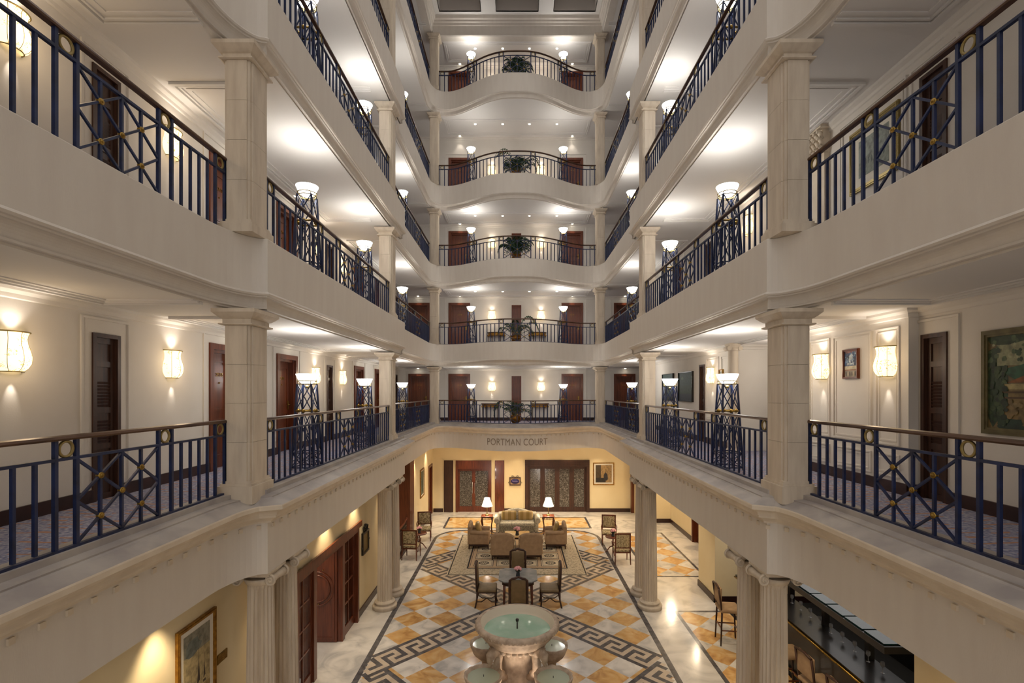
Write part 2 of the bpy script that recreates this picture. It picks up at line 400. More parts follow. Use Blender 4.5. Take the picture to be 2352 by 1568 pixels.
# ------------------------------------------------------------------ structure: slabs, fascias, ceilings
BEAM = [(-3.55, -8), (-3.55, 20.95), (3.55, 20.95), (3.55, -8)]
def ring(o, path=None):
    inner = offset(path or OUT, o)
    return [(-5.35, -8), (-5.35, 23.2), (6.0, 23.2), (6.0, -8)] + [(x, y) for x, y in inner[::-1]]
GR_C = EYE-2.35        # underside of the first gallery
for n in range(1, 6):
    z = zb(n); m = MB(); m.polyfill(ring(-.22), flo(n), True)
    struct(m.put('floor', 'carpet'), f'blue-grey patterned carpet of the {ORD[n]} gallery walkway', 'floor')
    ceil_z = ct(n)+.03
    m = MB().polyfill(ring(-.13, BEAM if n == 5 else None), ceil_z, False)
    struct(m.put('ceiling', 'ceil'), f'white plaster ceiling over the {ORD[n]} gallery', 'ceiling')
    if n >= 2:
        b = ct(n-1)+.03
        prof = [(-.24, flo(n)), (-.24, z), (-.01, z), (0, z-.01), (0, b+.235), (.016, b+.225), (.03, b+.205), (.016, b+.185), (-.008, b+.18), (-.012, b+.165)]
        for i in range(1, 7): a = pi/2*i/6; prof.append((-.012-.085*sin(a), b+.165-.10*(1-cos(a))))
        prof += [(-.10, b+.05), (-.085, b+.045), (-.085, b+.025), (-.10, b+.02), (-.13, b+.02), (-.13, b-.001)]
        m = MB().sweep(OUT, prof, closed=False)
        struct(m.put(f'trim_{n}', 'fascia'), f'curving cream plaster parapet band edging the {ORD[n]} gallery', 'parapet')
    # raised rectangular mouldings on each gallery ceiling
    m = MB()
    def tray(x0, x1, y0, y1, open_=0):
        for k, (w, d) in enumerate(((.05, .035), (.03, .022), (.05, .012))):
            e = (.0, .075, .15)[k]; a0, a1, b0, b1 = x0+(e if open_ != -1 else 0), x1-(e if open_ != 1 else 0), y0+e, y1-e
            m.box(a0, a1, b0, b0+w, ceil_z-d, ceil_z+.01); m.box(a0, a1, b1-w, b1, ceil_z-d, ceil_z+.01)
            if open_ != -1: m.box(a0, a0+w, b0+w, b1-w, ceil_z-d, ceil_z+.01)
            if open_ != 1: m.box(a1-w, a1, b0+w, b1-w, ceil_z-d, ceil_z+.01)
    for sx in (-1, 1):
        for y0, y1 in ((-1.5, 5.9), (7.0, 12.7), (14.3, 20.3)):
            xa, xb = sorted((sx*4.88, sx*3.70)); tray(xa, xb, y0, y1, -sx)
    tray(-3.15, 3.15, 21.3, 22.6)
    struct(m.put('trim', 'ceil'), f'rectangular plaster mouldings on the {ORD[n]} gallery ceiling', 'moulding')
# first gallery: wide stone ledge, cornice, frieze
z = zb(1)
prof = [(-.24, flo(1)), (-.24, z), (-.0, z), (.0, z-.055), (.10, z-.06), (.10, z-.075), (.12, z-.09), (.26, z-.14)]
m = MB().sweep(OUT, [(-.24, flo(1)), (-.24, z), (-.02, z), (-.02, z-.055), (.09, z-.065), (.09, z-.08), (.105, z-.095), (.265, z-.15)], closed=False)
struct(m.put('trim_1', 'ledge'), 'worn grey stone ledge running round outside the first gallery railing', 'ledge')
prof = [(.265, z-.15), (.27, z-.165), (.27, z-.21), (.255, z-.215)]
for i in range(7): a = pi/2*i/6; prof.append((.235-.07*sin(a), z-.225-.07*(1-cos(a))))
prof += [(.15, z-.30), (.15, z-.33), (.115, z-.335), (.10, z-.35), (.06, z-.39), (.06, z-.41), (.0, z-.42)]
m = MB().sweep(OUT, prof, closed=False)
struct(m.put('trim_6', 'cornice'), 'cream stone cornice under the first gallery ledge', 'cornice')
m = MB().sweep(OUT, [(0, z-.42), (0, GR_C), (-.42, GR_C), (-.42, GR_C+.01)], closed=False)
struct(m.put('trim_7', 'fascia'), 'plain cream frieze band above the ground floor columns', 'frieze')
# small worn guttae under the cornice
m = MB(); acc = 0; last = OUT[1]; step = .34
def along(path, step, start=0):
    res = []; d = start
    for a, b in zip(path, path[1:]):
        l = sqrt((b[0]-a[0])**2+(b[1]-a[1])**2)
        while d <= l:
            t = d/l; res.append((a[0]+(b[0]-a[0])*t, a[1]+(b[1]-a[1])*t, math.atan2(b[1]-a[1], b[0]-a[0]))); d += step
        d -= l
    return res
for x, y, a in along(OUT, .23):
    if y < 1: continue
    c, s_ = cos(a), sin(a); nx, ny = s_, -c
    p = Vector((x+nx*.004, y+ny*.004, z-.45))
    m.bar(p, p-Vector((0, 0, .05)), .05, .03, up=(nx, ny, 0))
struct(m.put('trim_8', 'cornice'), 'row of small worn stone drops under the first gallery cornice', 'ornament')
m = MB().polyfill(ring(-.02), GR_C, False)
struct(m.put('ceiling', 'ceil'), 'white ceiling over the ground floor arcades', 'ceiling')
# roof ring beam and coffered ceiling
b = ct(5)+.03; zt = EYE+15.65
path = BEAM
m = MB().sweep(path, [(-.3, b-.006), (0, b-.006), (.02, b+.03), (.02, b+.07), (0, b+.09), (0, b+.42), (.04, b+.45), (.04, b+.52), (.09, b+.56), (.09, b+.62), (.15, b+.66), (.15, zt)], closed=False)
struct(m.put('trim_9', 'fascia'), 'white beam with mouldings edging the coffered roof', 'beam')
m = MB(); CX = [(-3.2, -1.5), (-.86, .86), (1.5, 3.2)]; CY = [(19.0, 20.62), (16.8, 18.4)]
xs = sorted({-3.6, 3.6} | {v for c in CX for v in c}); ys = sorted({16.4, 21.0} | {v for c in CY for v in c})
for x0, x1 in zip(xs, xs[1:]):
    for y0, y1 in zip(ys, ys[1:]):
        if (x0, x1) in CX and (y0, y1) in CY:
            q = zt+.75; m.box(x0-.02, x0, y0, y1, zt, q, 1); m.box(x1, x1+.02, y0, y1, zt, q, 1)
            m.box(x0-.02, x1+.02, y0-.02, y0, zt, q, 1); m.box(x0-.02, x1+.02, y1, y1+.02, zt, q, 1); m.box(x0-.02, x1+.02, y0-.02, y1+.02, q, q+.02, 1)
        else: m.box(x0, x1, y0, y1, zt, zt+.03)
struct(m.put('ceiling', ['ceil', 'coffer']), 'top ceiling with three deep square coffers', 'ceiling')

# ------------------------------------------------------------------ walls with openings
def wall_side(X, sgn, y0, y1, z0, z1, ops, mats='plaster', th=.35):
    m = MB(); xa, xb = sorted((X, X+sgn*th)); cur = y0
    for a, b, top in sorted(ops):
        m.box(xa, xb, cur, a, z0, z1)
        m.box(xa, xb, a, b, z0+top, z1); cur = b
    m.box(xa, xb, cur, y1, z0, z1); return m
def wall_back(Y, x0, x1, z0, z1, ops, th=.35):
    m = MB(); cur = x0
    for a, b, top in sorted(ops):
        m.box(cur, a, Y, Y+th, z0, z1); m.box(a, b, Y, Y+th, z0+top, z1); cur = b
    m.box(cur, x1, Y, Y+th, z0, z1); return m
def surround_side(m, X, sgn, a, b, z0, top):      # thin plaster architrave around an opening
    w = .16; xa, xb = sorted((X, X-sgn*.018))
    m.box(xa, xb, a-w, a-w+.03, z0, z0+top+w); m.box(xa, xb, b+w-.03, b+w, z0, z0+top+w); m.box(xa, xb, a-w, b+w, z0+top+w, z0+top+w+.03)
def surround_back(m, Y, a, b, z0, top):
    w = .16; m.box(a-w, a-w+.03, Y-.018, Y, z0, z0+top+w); m.box(b+w-.03, b+w, Y-.018, Y, z0, z0+top+w); m.box(a-w, b+w, Y-.018, Y, z0+top+w, z0+top+w+.03)
# doors are built in a local frame: opening along local x, facing local -y, origin at the middle of the sill
def room_door(w, h, number, label, X, Y, Z, rot, handle=1):
    global ND; ND += 1
    d = thing(f'door_{ND}', label, 'door', (X, Y, Z), rot, kind='structure')
    m = MB(); f = .10; hw = w/2
    for s_ in (-1, 1):
        a, b = sorted((s_*hw, s_*(hw-f))); m.box(a, b, -.03, .2, 0, h)
        a, b = sorted((s_*(hw-f), s_*(hw-f-.03))); m.box(a, b, .02, .2, 0, h-f)
    m.box(-hw+f, hw-f, -.03, .2, h-f, h); m.box(-hw+f, hw-f, .04, .2, h-f-.05, h-f)
    m.put('frame', 'redwood' if w > .6 else 'darkwood', d)
    m = MB(); lw = hw-f-.03; y = .13; m.box(-lw, lw, y, y+.04, .005, h-f-.05)
    e = .09
    for a0, a1, b0, b1 in ((-lw+e, lw-e, .2, .85), (-lw+e, lw-e, 1.0, h-f-.17)):
        m.box(a0+.03, a1-.03, y-.012, y, b0, b0+.03); m.box(a0+.03, a1-.03, y-.012, y, b1-.03, b1); m.box(a0, a0+.03, y-.012, y, b0, b1); m.box(a1-.03, a1, y-.012, y, b0, b1)
        m.box(a0+.07, a1-.07, y-.01, y, b0+.07, b1-.07)
    m.put('door_leaf', 'redwood', d)
    hx = handle*(lw-.06); m = MB().box(hx-.025, hx+.025, y-.02, y-.012, .92, 1.12); m.tube([(hx, y-.02, 1.03), (hx, y-.06, 1.03), (hx-handle*.1, y-.06, 1.03)], .011)
    m.put('door_handle', 'brass', d)
    if number:
        key = number
        if key not in TXT: TXT[key] = textmesh(number, .085, .004, 'brass', 1.25)
        o = link('room_number', TXT[key], d, (0, y-.018, 1.62)); o.rotation_euler = (pi/2, 0, 0)
    MB().ball((0, y-.016, 1.48), .014, 8).put('peephole', 'brass', d)
    return d
def louver_door(w, h, label, X, Y, Z, rot, mats='darkwood', louv=True):
    global ND; ND += 1
    d = thing(f'door_{ND}', label, 'door', (X, Y, Z), rot, kind='structure'); hw = w/2; m = MB()
    for s_ in (-1, 1): a, b = sorted((s_*hw, s_*(hw-.05))); m.box(a, b, -.02, .12, 0, h)
    m.box(-hw+.05, hw-.05, -.02, .12, h-.05, h); m.put('frame', mats, d)
    m = MB(); lw = hw-.05; m.box(-lw, lw, .04, .07, 0, h-.05)
    m.box(-lw, -lw+.06, .025, .04, 0, h-.05); m.box(lw-.06, lw, .025, .04, 0, h-.05)
    for zc in (0, .62, h*.52, h*.80, h-.12): m.box(-lw+.06, lw-.06, .025, .04, zc, zc+.07)
    m.put('door_leaf', mats, d)
    if louv:
        m = MB()
        for b0, b1 in ((.70, 1.0), (h*.52+.08, h*.72)):
            k = int((b1-b0)/.04)
            for i in range(k): q = b0+i*.04; m.add([(-lw+.06, .039, q), (lw-.06, .039, q), (lw-.06, .026, q+.03), (-lw+.06, .026, q+.03)], [(0, 1, 2, 3)])
        m.put('louvres', mats, d)
    return d
ND = 0
RL = -pi/2      # facing +x (on left wall): local -y -> +x
def face(side): return {'left': pi/2, 'right': -pi/2, 'back': 0}[side]
# local -y must map to +x on the left wall: rotz = +90deg maps (0,-1) -> (1,0)
LEFT_ITEMS = [('n', 6.0, 6.42), ('d', 8.28, 9.25, '2135'), ('d', 10.6, 11.58, '2133'), ('n', 13.4, 13.82), ('d', 15.64, 16.6, '2131'), ('d', 17.9, 18.85, '2129'), ('n', 20.8, 21.25)]
NUM = {2: {'2135': '2213', '2133': '2211', '2131': '2209', '2129': '2207'}}
DH, NH = 2.14, 2.04
base = {}
for n in range(1, 6):
    z0 = flo(n); z1 = ct(n)+.03; items = LEFT_ITEMS if n <= 2 else []
    ops = [(i[1], i[2], DH if i[0] == 'd' else NH) for i in items]
    m = wall_side(-WX, -1, -8, 23.2, z0, z1, ops)
    for a, b, t in ops: surround_side(m, -WX, -1, a, b, z0, t)
    m.sweep([(-WX, -8), (-WX, 23)], [(0, z1-.11), (.02, z1-.10), (.03, z1-.06), (.08, z1-.03), (.09, z1), (0, z1)])
    struct(m.put('wall_left', 'plaster'), f'white plaster corridor wall on the left of the {ORD[n]} gallery', 'wall')
    m = MB(); cur = -8
    for a, b, t in sorted(ops): m.box(-WX, -WX+.025, cur, a, z0, z0+.15); cur = b
    m.box(-WX, -WX+.025, cur, BY, z0, z0+.15)
    struct(m.put('baseboard_left', 'base'), f'dark wood baseboard on the left wall of the {ORD[n]} gallery', 'baseboard')
    for k, i in enumerate(items):
        yc = (i[1]+i[2])/2; w = i[2]-i[1]
        posn = f'left corridor of the {ORD[n]} gallery'
        if i[0] == 'd':
            num = i[3] if n == 1 else NUM[2][i[3]]
            room_door(w, DH, num, f'mahogany guest room door numbered {num} in the {posn}', -WX, yc, z0, pi/2, 1)
        else:
            wh = {6.0: 'nearest the camera', 13.4: 'halfway along', 20.8: 'at the far end'}[i[1]]
            louver_door(w, NH, f'narrow dark louvred service door {wh} in the {posn}', -WX, yc, z0, pi/2)
# back walls
for n in range(1, 6):
    z0 = flo(n); z1 = ct(n)+.03
    doors = [(-3.14, -2.15, f'2{n}20', 'left of the torch lamp'), (2.02, 3.01, f'2{n}18', 'right of the torch lamp')]
    if n <= 2: doors += [(-4.98, -4.0, f'2{n}22', 'in the left rear corner'), (4.42, 5.40, f'2{n}16', 'in the right rear corner')]
    nar = [(-.255, .185)]
    ops = [(a, b, DH) for a, b, _, _ in doors]+[(a, b, NH) for a, b in nar]
    m = wall_back(BY, -5.1, 6.0, z0, z1, ops)
    for a, b, t in ops: surround_back(m, BY, a, b, z0, t)
    m.sweep([(-5.1, BY), (5.9, BY)], [(0, z1-.11), (.02, z1-.10), (.03, z1-.06), (.08, z1-.03), (.09, z1), (0, z1)])
    struct(m.put('wall_back', 'plaster'), f'white plaster rear wall of the {ORD[n]} gallery', 'wall')
    m = MB(); cur = -5.1
    for a, b, t in sorted(ops): m.box(cur, a, BY-.025, BY, z0, z0+.15); cur = b
    m.box(cur, 5.75, BY-.025, BY, z0, z0+.15)
    struct(m.put('baseboard_back', 'base'), f'dark wood baseboard on the rear wall of the {ORD[n]} gallery', 'baseboard')
    for a, b, num, wh in doors:
        room_door(b-a, DH, num if n <= 4 else None, f'mahogany guest room door {wh} on the rear wall of the {ORD[n]} gallery', (a+b)/2, BY, z0, 0, 1)
    louver_door(.44, NH, f'narrow plain wooden panel door behind the palm on the {ORD[n]} gallery', -.035, BY, z0, 0, 'redwood', False)
# right walls
for n in range(1, 6):
    z0 = flo(n); z1 = ct(n)+.03; m = MB(); X = 5.1
    crown = [(0, z1-.11), (.02, z1-.10), (.03, z1-.06), (.08, z1-.03), (.09, z1), (0, z1)]
    if n == 1:
        ops = [(5.93, 6.31, NH)]
        m = wall_side(X, 1, -8, 6.36, z0, z1, ops); surround_side(m, X, 1, 5.93, 6.31, z0, NH)
        m.box(4.97, 5.45, 6.36, 8.75, z0, z1)                       # projecting panelled pier
        m.box(5.95, 6.2, 8.4, 11.35, z0, z1)                        # back of the recess
        m.box(5.4, 6.2, 8.35, 8.75, z0, z1); m.box(4.9, 6.2, 11.25, 13.05, z0, z1)
        m.box(4.9, 6.2, 13.45, 18.6, z0, z1); m.box(4.9, 6.2, 13.05, 13.45, z0+NH, z1)
        m.box(5.75, 6.2, 18.6, 23.2, z0, z1)
        for a in (8.9, 9.45, 10.0, 10.55): m.box(5.72, 5.95, a, a+.26, z0, z1-.2); m.box(5.68, 5.72, a+.06, a+.20, z0+.2, z1-.3)
        def panel(x, y0, y1, a, b):
            for e in (0, .045):
                w = .022; d = .02-e*.2
                m.box(x-d, x, y0+e+w, y1-e-w, z0+a+e, z0+a+e+w); m.box(x-d, x, y0+e+w, y1-e-w, z0+b-e-w, z0+b-e)
                m.box(x-d, x, y0+e, y0+e+w, z0+a+e, z0+b-e); m.box(x-d, x, y1-e-w, y1-e, z0+a+e, z0+b-e)
        for a, b in ((6.5, 6.93), (7.02, 7.86), (7.95, 8.5)): panel(4.97, a, b, .62, 2.18); panel(4.97, a, b, .2, .5)
        for a, b in ((11.45, 12.0), (12.15, 12.95)): panel(4.9, a, b, .62, 2.18)
        m.sweep([(6.0, 8.75), (4.97, 8.75), (4.97, 6.36), (5.1, 6.36), (5.1, -8)], crown)
        m.sweep([(4.9, 18.6), (4.9, 11.25), (5.95, 11.25)], crown)
        dd = louver_door(.38, NH, 'tall dark louvred service door beside the large landscape painting on the right', X, 6.12, z0, -pi/2)
        louver_door(.4, NH, 'narrow dark service door beyond the panelled pier on the right first gallery', 4.9, 13.25, z0, -pi/2)
        bb = MB()
        bb.box(X-.025, X, -8, 5.93, z0, z0+.15); bb.box(4.945, 4.97, 6.36, 8.75, z0, z0+.15); bb.box(4.97, 5.1, 6.335, 6.36, z0, z0+.15)
        bb.box(5.66, 5.68, 8.75, 11.25, z0, z0+.15); bb.box(4.875, 4.9, 11.25, 13.05, z0, z0+.15); bb.box(4.875, 4.9, 13.45, 18.6, z0, z0+.15)
        struct(bb.put('baseboard_right', 'base'), 'dark wood baseboard along the right wall of the first gallery', 'baseboard')
    elif n == 2:
        ops = [(5.93, 6.33, NH), (13.1, 13.5, NH), (15.4, 16.3, DH)]
        m = wall_side(X, 1, -8, 18.6, z0, z1, ops); m.box(5.75, 6.2, 18.6, 23.2, z0, z1)
        for a, b, t in ops: surround_side(m, X, 1, a, b, z0, t)
        m.sweep([(X, 18.6), (X, -8)], crown)
        for y0, y1 in ((6.55, 7.9), (8.8, 9.9)):
            for e in (0, .05): 
                for q0, q1, r0, r1 in ((y0+e+.025, y1-e-.025, .5+e, .525+e), (y0+e+.025, y1-e-.025, 2.2-e, 2.225-e), (y0+e, y0+e+.025, .5+e, 2.225-e), (y1-e-.025, y1-e, .5+e, 2.225-e)): m.box(X-.02, X, q0, q1, z0+r0, z0+r1)
        louver_door(.4, NH, 'dark louvred service door right of the harbour picture on the second gallery', X, 6.13, z0, -pi/2)
        louver_door(.4, NH, 'narrow dark service door halfway along the right second gallery', X, 13.3, z0, -pi/2)
        room_door(.9, DH, None, 'mahogany guest room door on the right side of the second gallery', X, 15.85, z0, -pi/2, 1)
        bb = MB(); cur = -8
        for a, b, t in ops: bb.box(X-.025, X, cur, a, z0, z0+.15); cur = b
        bb.box(X-.025, X, cur, 18.6, z0, z0+.15)
        struct(bb.put('baseboard_right', 'base'), 'dark wood baseboard along the right wall of the second gallery', 'baseboard')
    else:
        m = wall_side(X, 1, -8, 18.6, z0, z1, []); m.box(5.75, 6.2, 18.6, 23.2, z0, z1); m.sweep([(X, 18.6), (X, -8)], crown)
    struct(m.put('wall_right', 'plaster'), f'white panelled corridor wall on the right of the {ORD[n]} gallery', 'wall')
# solid bands of wall between storeys, so no daylight leaks in
m = MB()
zs = [GR_C]+[v for n in range(1, 6) for v in (flo(n), ct(n)+.03)]
for i in range(0, len(zs), 2):
    a = zs[i]; b = zs[i+1] if i+1 < len(zs) else None
for n in range(1, 6):
    lo = GR_C if n == 1 else ct(n-1)+.03
    m.box(-5.45, -5.36, -8, 23.3, lo, flo(n)); m.box(6.01, 6.1, -8, 23.3, lo, flo(n)); m.box(-5.45, 6.1, 23.21, 23.3, lo, flo(n))
m.box(-6, 6.9, 23.62, 23.7, -.1, EYE+16.5); m.box(-6, 6.9, 23.29, 23.62, GR_C+.02, GR_C+.1); m.box(6.21, 6.3, -8, 23.3, flo(1), EYE+16.5); m.box(-5.6, -5.5, -8, 23.3, flo(1), EYE+16.5)
m.box(-5.5, -3.5, -8, 23.3, EYE+14.9, EYE+15.0); m.box(3.5, 6.3, -8, 23.3, EYE+14.9, EYE+15.0); m.box(-5.5, 6.3, 20.98, 23.3, EYE+14.9, EYE+15.0)
m.box(-5.5, -3.6, -8.1, -8, 0, EYE+15); m.box(3.6, 6.3, -8.1, -8, 0, EYE+15)
struct(m.put('wall_outer', 'plaster'), 'plain outer walls of the atrium behind the galleries', 'wall')

# ------------------------------------------------------------------ ground floor
m = MB(); m.box(-9, 9.5, -8, 24, -.1, 0, 0)
def quadz(x0, x1, y0, y1, z, mi): m.add([(x0, y0, z), (x1, y0, z), (x1, y1, z), (x0, y1, z)], [(0, 1, 2, 3)], mi)
# checker field with rounded far corners
def rr(x, y1, y0, r=1.15, n=10):
    p = [(-x, y0), (x, y0), (x, y1-r)]
    for i in range(1, n+1): a = pi/2*i/n; p.append((x-r+r*cos(a), y1-r+r*sin(a)))
    for i in range(n+1): a = pi/2+pi/2*i/n; p.append((-x+r+r*cos(a), y1-r+r*sin(a)))
    return p
m.polyfill(rr(3.19, 20.28, 4.5), .0015, True, 3); m.polyfill(rr(3.07, 20.16, 4.6, 1.05), .003, True, 1)
for x0, x1, y0, y1, f in ((-3.06, 3.06, 20.5, 22.35, 2), (4.0, 5.9, 5, 12.8, 1), (4.0, 5.74, 15.12, 19.9, 1)):
    quadz(x0, x1, y0, y1, .0015, 3); quadz(x0+.09, x1-.09, y0+.09, y1-.09, .003, f)
# greek key bands: two families of diagonals, forming crosses at y = 7, 13.2, 19.4
KEY = ["X.....", "X.XXX.", "X...X.", "XXX.X.", "....X."]
KEY = ["X.....", "X.XXX.", "X...X.", "XXX.X.", "....X."]
CS = .1
def inside(x, y, e=0): return abs(x) < 3.07-e and 4.6 < y < 20.1
def band(cx, cy, sx, sy, length, skip, z_=.0045):
    d = Vector((sx, sy, 0)).normalized(); nrm = Vector((-d.y, d.x, 0)); o = Vector((cx, cy, 0))
    k = int(length/CS)
    for i in range(k):
        for j in range(7):
            dark = j in (0, 6) or KEY[j-1][i % 6] == 'X'
            a = o+d*(i*CS)+nrm*((j-3.5)*CS); c = a+d*CS*.5+nrm*CS*.5
            if not inside(c.x, c.y, .04) or skip(c.x, c.y): continue
            w = 1.0
            q = [a, a+d*CS, a+d*CS+nrm*CS, a+nrm*CS]
            m.add([(p.x, p.y, z_) for p in q], [(0, 1, 2, 3) if (q[1]-q[0]).cross(q[2]-q[0]).z > 0 else (3, 2, 1, 0)], 3 if dark else 4)
def onA(x, y): return any(abs((y-c)-x)/sqrt(2) < .35 for c in (1.0-.2, 7.0, 13.2, 19.4))
for c in (.8, 7.0, 13.2, 19.4):
    band(-3.2, c-3.2, 1, 1, 9.06, lambda x, y: False)
    band(3.2, c-3.2, -1, 1, 9.06, onA, .0038)
fl = m.put('floor', ['white_marble', 'checker', 'yellow_marble', 'dark_marble', 'beige_marble'])
struct(fl, 'polished marble lobby floor with yellow checker and black greek key bands', 'floor')
GZ = GR_C; GX = -3.93
# left wall: opening for wooden screen 8.75-12.25, stair opening 14.1-18.9
m = wall_side(GX, -1, -8, 14.1, 0, GZ, [(8.75, 12.25, 2.38)]); m.box(GX-.35, GX, 18.95, 22.15, 0, GZ); m.box(GX-.35, GX, 22.15, 23.1, 2.3, GZ); m.box(GX-.35, GX, 23.1, 23.4, 0, GZ)
m.box(-8.2, -8, -8, 24, 0, GZ)
struct(m.put('wall_left', 'cream'), 'cream painted left wall of the ground floor lobby', 'wall')
m = MB()
for a, b in ((-8, 8.75), (12.25, 14.1), (18.95, 22.15)): m.box(GX, GX+.03, a, b, 0, .17)
struct(m.put('baseboard_left', 'base'), 'dark wood baseboard along the cream left lobby wall', 'baseboard')
GB = 23.3
m = wall_back(GB, -4.3, 5.7, 0, GZ, [(-2.86, -1.2, 2.4), (.36, 3.36, 2.42)], .3)
m.box(5.7, 6.7, 21.4, 21.7, 0, GZ); m.box(5.4, 5.7, 21.7, 23.3, 0, GZ)
struct(m.put('wall_back', 'cream'), 'cream painted rear wall of the ground floor lobby', 'wall')
m = MB()
for a, b in ((-3.9, -3.45), (-.72, .36), (3.36, 5.25)): m.box(a, b, GB-.03, GB, 0, .17)
m.box(5.7, 6.55, 21.37, 21.4, 0, .17)
struct(m.put('baseboard_back', 'base'), 'dark wood baseboard along the rear lobby wall', 'baseboard')
m = MB(); m.box(6.55, 6.8, 18.75, 21.5, 0, GZ); m.box(6.55, 6.8, 16.5, 17.75, 0, GZ); m.box(6.55, 6.8, 17.75, 18.75, 2.3, GZ); m.box(6.55, 6.8, 14.5, 16.5, 0, GZ)
m.box(5.25, 8.6, 13.3, 14.5, 0, GZ)
m.box(5.25, 8.6, -8, 6.62, 0, GZ)
struct(m.put('wall_right', 'cream'), 'cream painted right wall and pier of the ground floor lobby', 'wall')
struct(MB().box(5.36, 8.3, 6.62, 13.3, 0, .006).put('floor', 'bulk'), 'dark sheet added over the marble floor to darken the bar', 'floor')  # dark sheet laid over the marble so the bar reads black
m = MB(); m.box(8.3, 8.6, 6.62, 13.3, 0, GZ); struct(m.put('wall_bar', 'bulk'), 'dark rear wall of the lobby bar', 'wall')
m = MB(); m.box(6.52, 6.55, 14.5, 17.75, 0, .17); m.box(6.52, 6.55, 18.75, 21.4, 0, .17); m.box(5.22, 5.25, 13.27, 14.5, 0, .17); m.box(5.22, 8.3, 13.27, 13.3, 0, .17); m.box(5.22, 5.25, -8, 6.62, 0, .17)
struct(m.put('baseboard_right', 'base'), 'dark wood baseboard round the cream pier on the right', 'baseboard')
# ------------------------------------------------------------------ square gallery columns
def sq_column(n, s_, yc, label):
    z0 = zb(n); h = ct(n)-z0
    t = thing('square_column', label, 'column', (s_*3.47, yc, z0), 0, None)
    key = (round(h, 2), n == 1)
    if key not in SQM:
        a, b = .155, .21; m = MB(); zz = .16; top = h-.20; nb = 4; bh = (top-zz)/nb
        m.box(-a+.004, a-.004, -b+.004, b-.004, .16, top)
        for i in range(nb):
            q0 = zz+i*bh; q1 = q0+bh-.003
            m.box(-a, a, -b, b, q0, q1); m.box(-a+.03, a-.03, -b-.02, b+.02, q0, q1); m.box(-a-.02, a+.02, -b+.04, b-.04, q0, q1)
        sh = m.mesh('shaft', 'stone')
        m = MB().box(-a-.06, a+.06, -b-.06, b+.06, -.12 if n == 1 else 0, .10); m.prism([(-a-.04, -b-.04), (a+.04, -b-.04), (a+.04, b+.04), (-a-.04, b+.04)], .10, .13); m.box(-a-.025, a+.025, -b-.025, b+.025, .13, .16)
        bs = m.mesh('plinth', 'stone')
        m = MB(); rings = [(.012, h-.20), (.035, h-.19), (.035, h-.175), (.0, h-.17), (.0, h-.12), (.02, h-.11), (.05, h-.085), (.085, h-.05), (.09, h-.045), (.09, h)]
        vs = []
        for e, q in rings: vs += [(-a-.02-e, -b-.02-e, q), (a+.02+e, -b-.02-e, q), (a+.02+e, b+.02+e, q), (-a-.02-e, b+.02+e, q)]
        m.add(vs, [(i*4+j, i*4+(j+1) % 4, (i+1)*4+(j+1) % 4, (i+1)*4+j) for i in range(len(rings)-1) for j in range(4)]+[tuple(range(4))[::-1], tuple(range(len(vs)-4, len(vs)))])
        SQM[key] = (sh, bs, m.mesh('capital', 'stone'))
    sh, bs, cp = SQM[key]
    link('shaft', sh, t); link('plinth', bs, t); link('capital', cp, t); return t
SQM = {}
for n in range(1, 6):
    for s_, sd in ((-1, 'left'), (1, 'right')):
        for yc, wh in ((6.42, 'nearest'), (13.38, 'middle'), (21.0, 'farthest')):
            if wh == 'nearest' and n > 2 or wh == 'middle' and n > 4: continue
            sq_column(n, s_, yc, f'square cream stone column, {wh} on the {sd} side of the {ORD[n]} gallery')
# ------------------------------------------------------------------ fluted ionic ground columns
def ionic_parts(h, r):
    sh = MB().flute(r, r*.86, .20, h-.20).mesh('shaft', 'stone')
    prof = [(r*1.62, 0), (r*1.62, .05), (r*1.66, .075), (r*1.6, .105), (r*1.3, .112), (r*1.24, .13), (r*1.3, .15), (r*1.4, .165), (r*1.36, .19), (r*1.05, .198), (r*1.0, .22)]
    bs = MB().lathe(prof, 32, cap=True).mesh('base', 'stone')
    m = MB(); m.lathe([(r*.88, h-.2), (r*.95, h-.19), (r*1.05, h-.15), (r*1.1, h-.11)], 24, cap=True)
    m.box(-r*1.05, r*1.05, -r*1.0, r*1.0, h-.075, h-.03); m.box(-r*1.2, r*1.2, -r*1.2, r*1.2, h-.03, h)
    for sx in (-1, 1):
        for yy in (-1, 1):
            pts = []
            for i in range(22): t = i/21*pi*3.2; q = .075*(1-t/(pi*3.2)*.82); pts.append((sx*(r*1.12)+sx*q*sin(t), yy*r*1.0, h-.115+q*cos(t)))
            m.tube(pts, .016, 6)
        m.tube([(sx*r*1.12, -r, h-.115), (sx*r*1.12, -r*.5, h-.115), (sx*r*1.12, 0, h-.115), (sx*r*1.12, r*.5, h-.115), (sx*r*1.12, r, h-.115)], [.066, .05, .042, .05, .066], 12)
    return sh, bs, m.mesh('capital', 'stone')
IO = ionic_parts(GZ, .19)
for s_, sd in ((-1, 'left'), (1, 'right')):
    for yc, wh in ((6.72, 'front one of the near pair'), (7.42, 'rear one of the near pair'), (13.0, 'front one of the far pair'), (13.85, 'rear one of the far pair')):
        x = s_*3.44
        t = thing('ionic_column', f'fluted stone ionic column on the lobby floor, {wh} on the {sd}', 'column', (x, yc, 0), 0, 'fluted lobby columns')
        link('shaft', IO[0], t); link('base', IO[1], t); link('capital', IO[2], t)
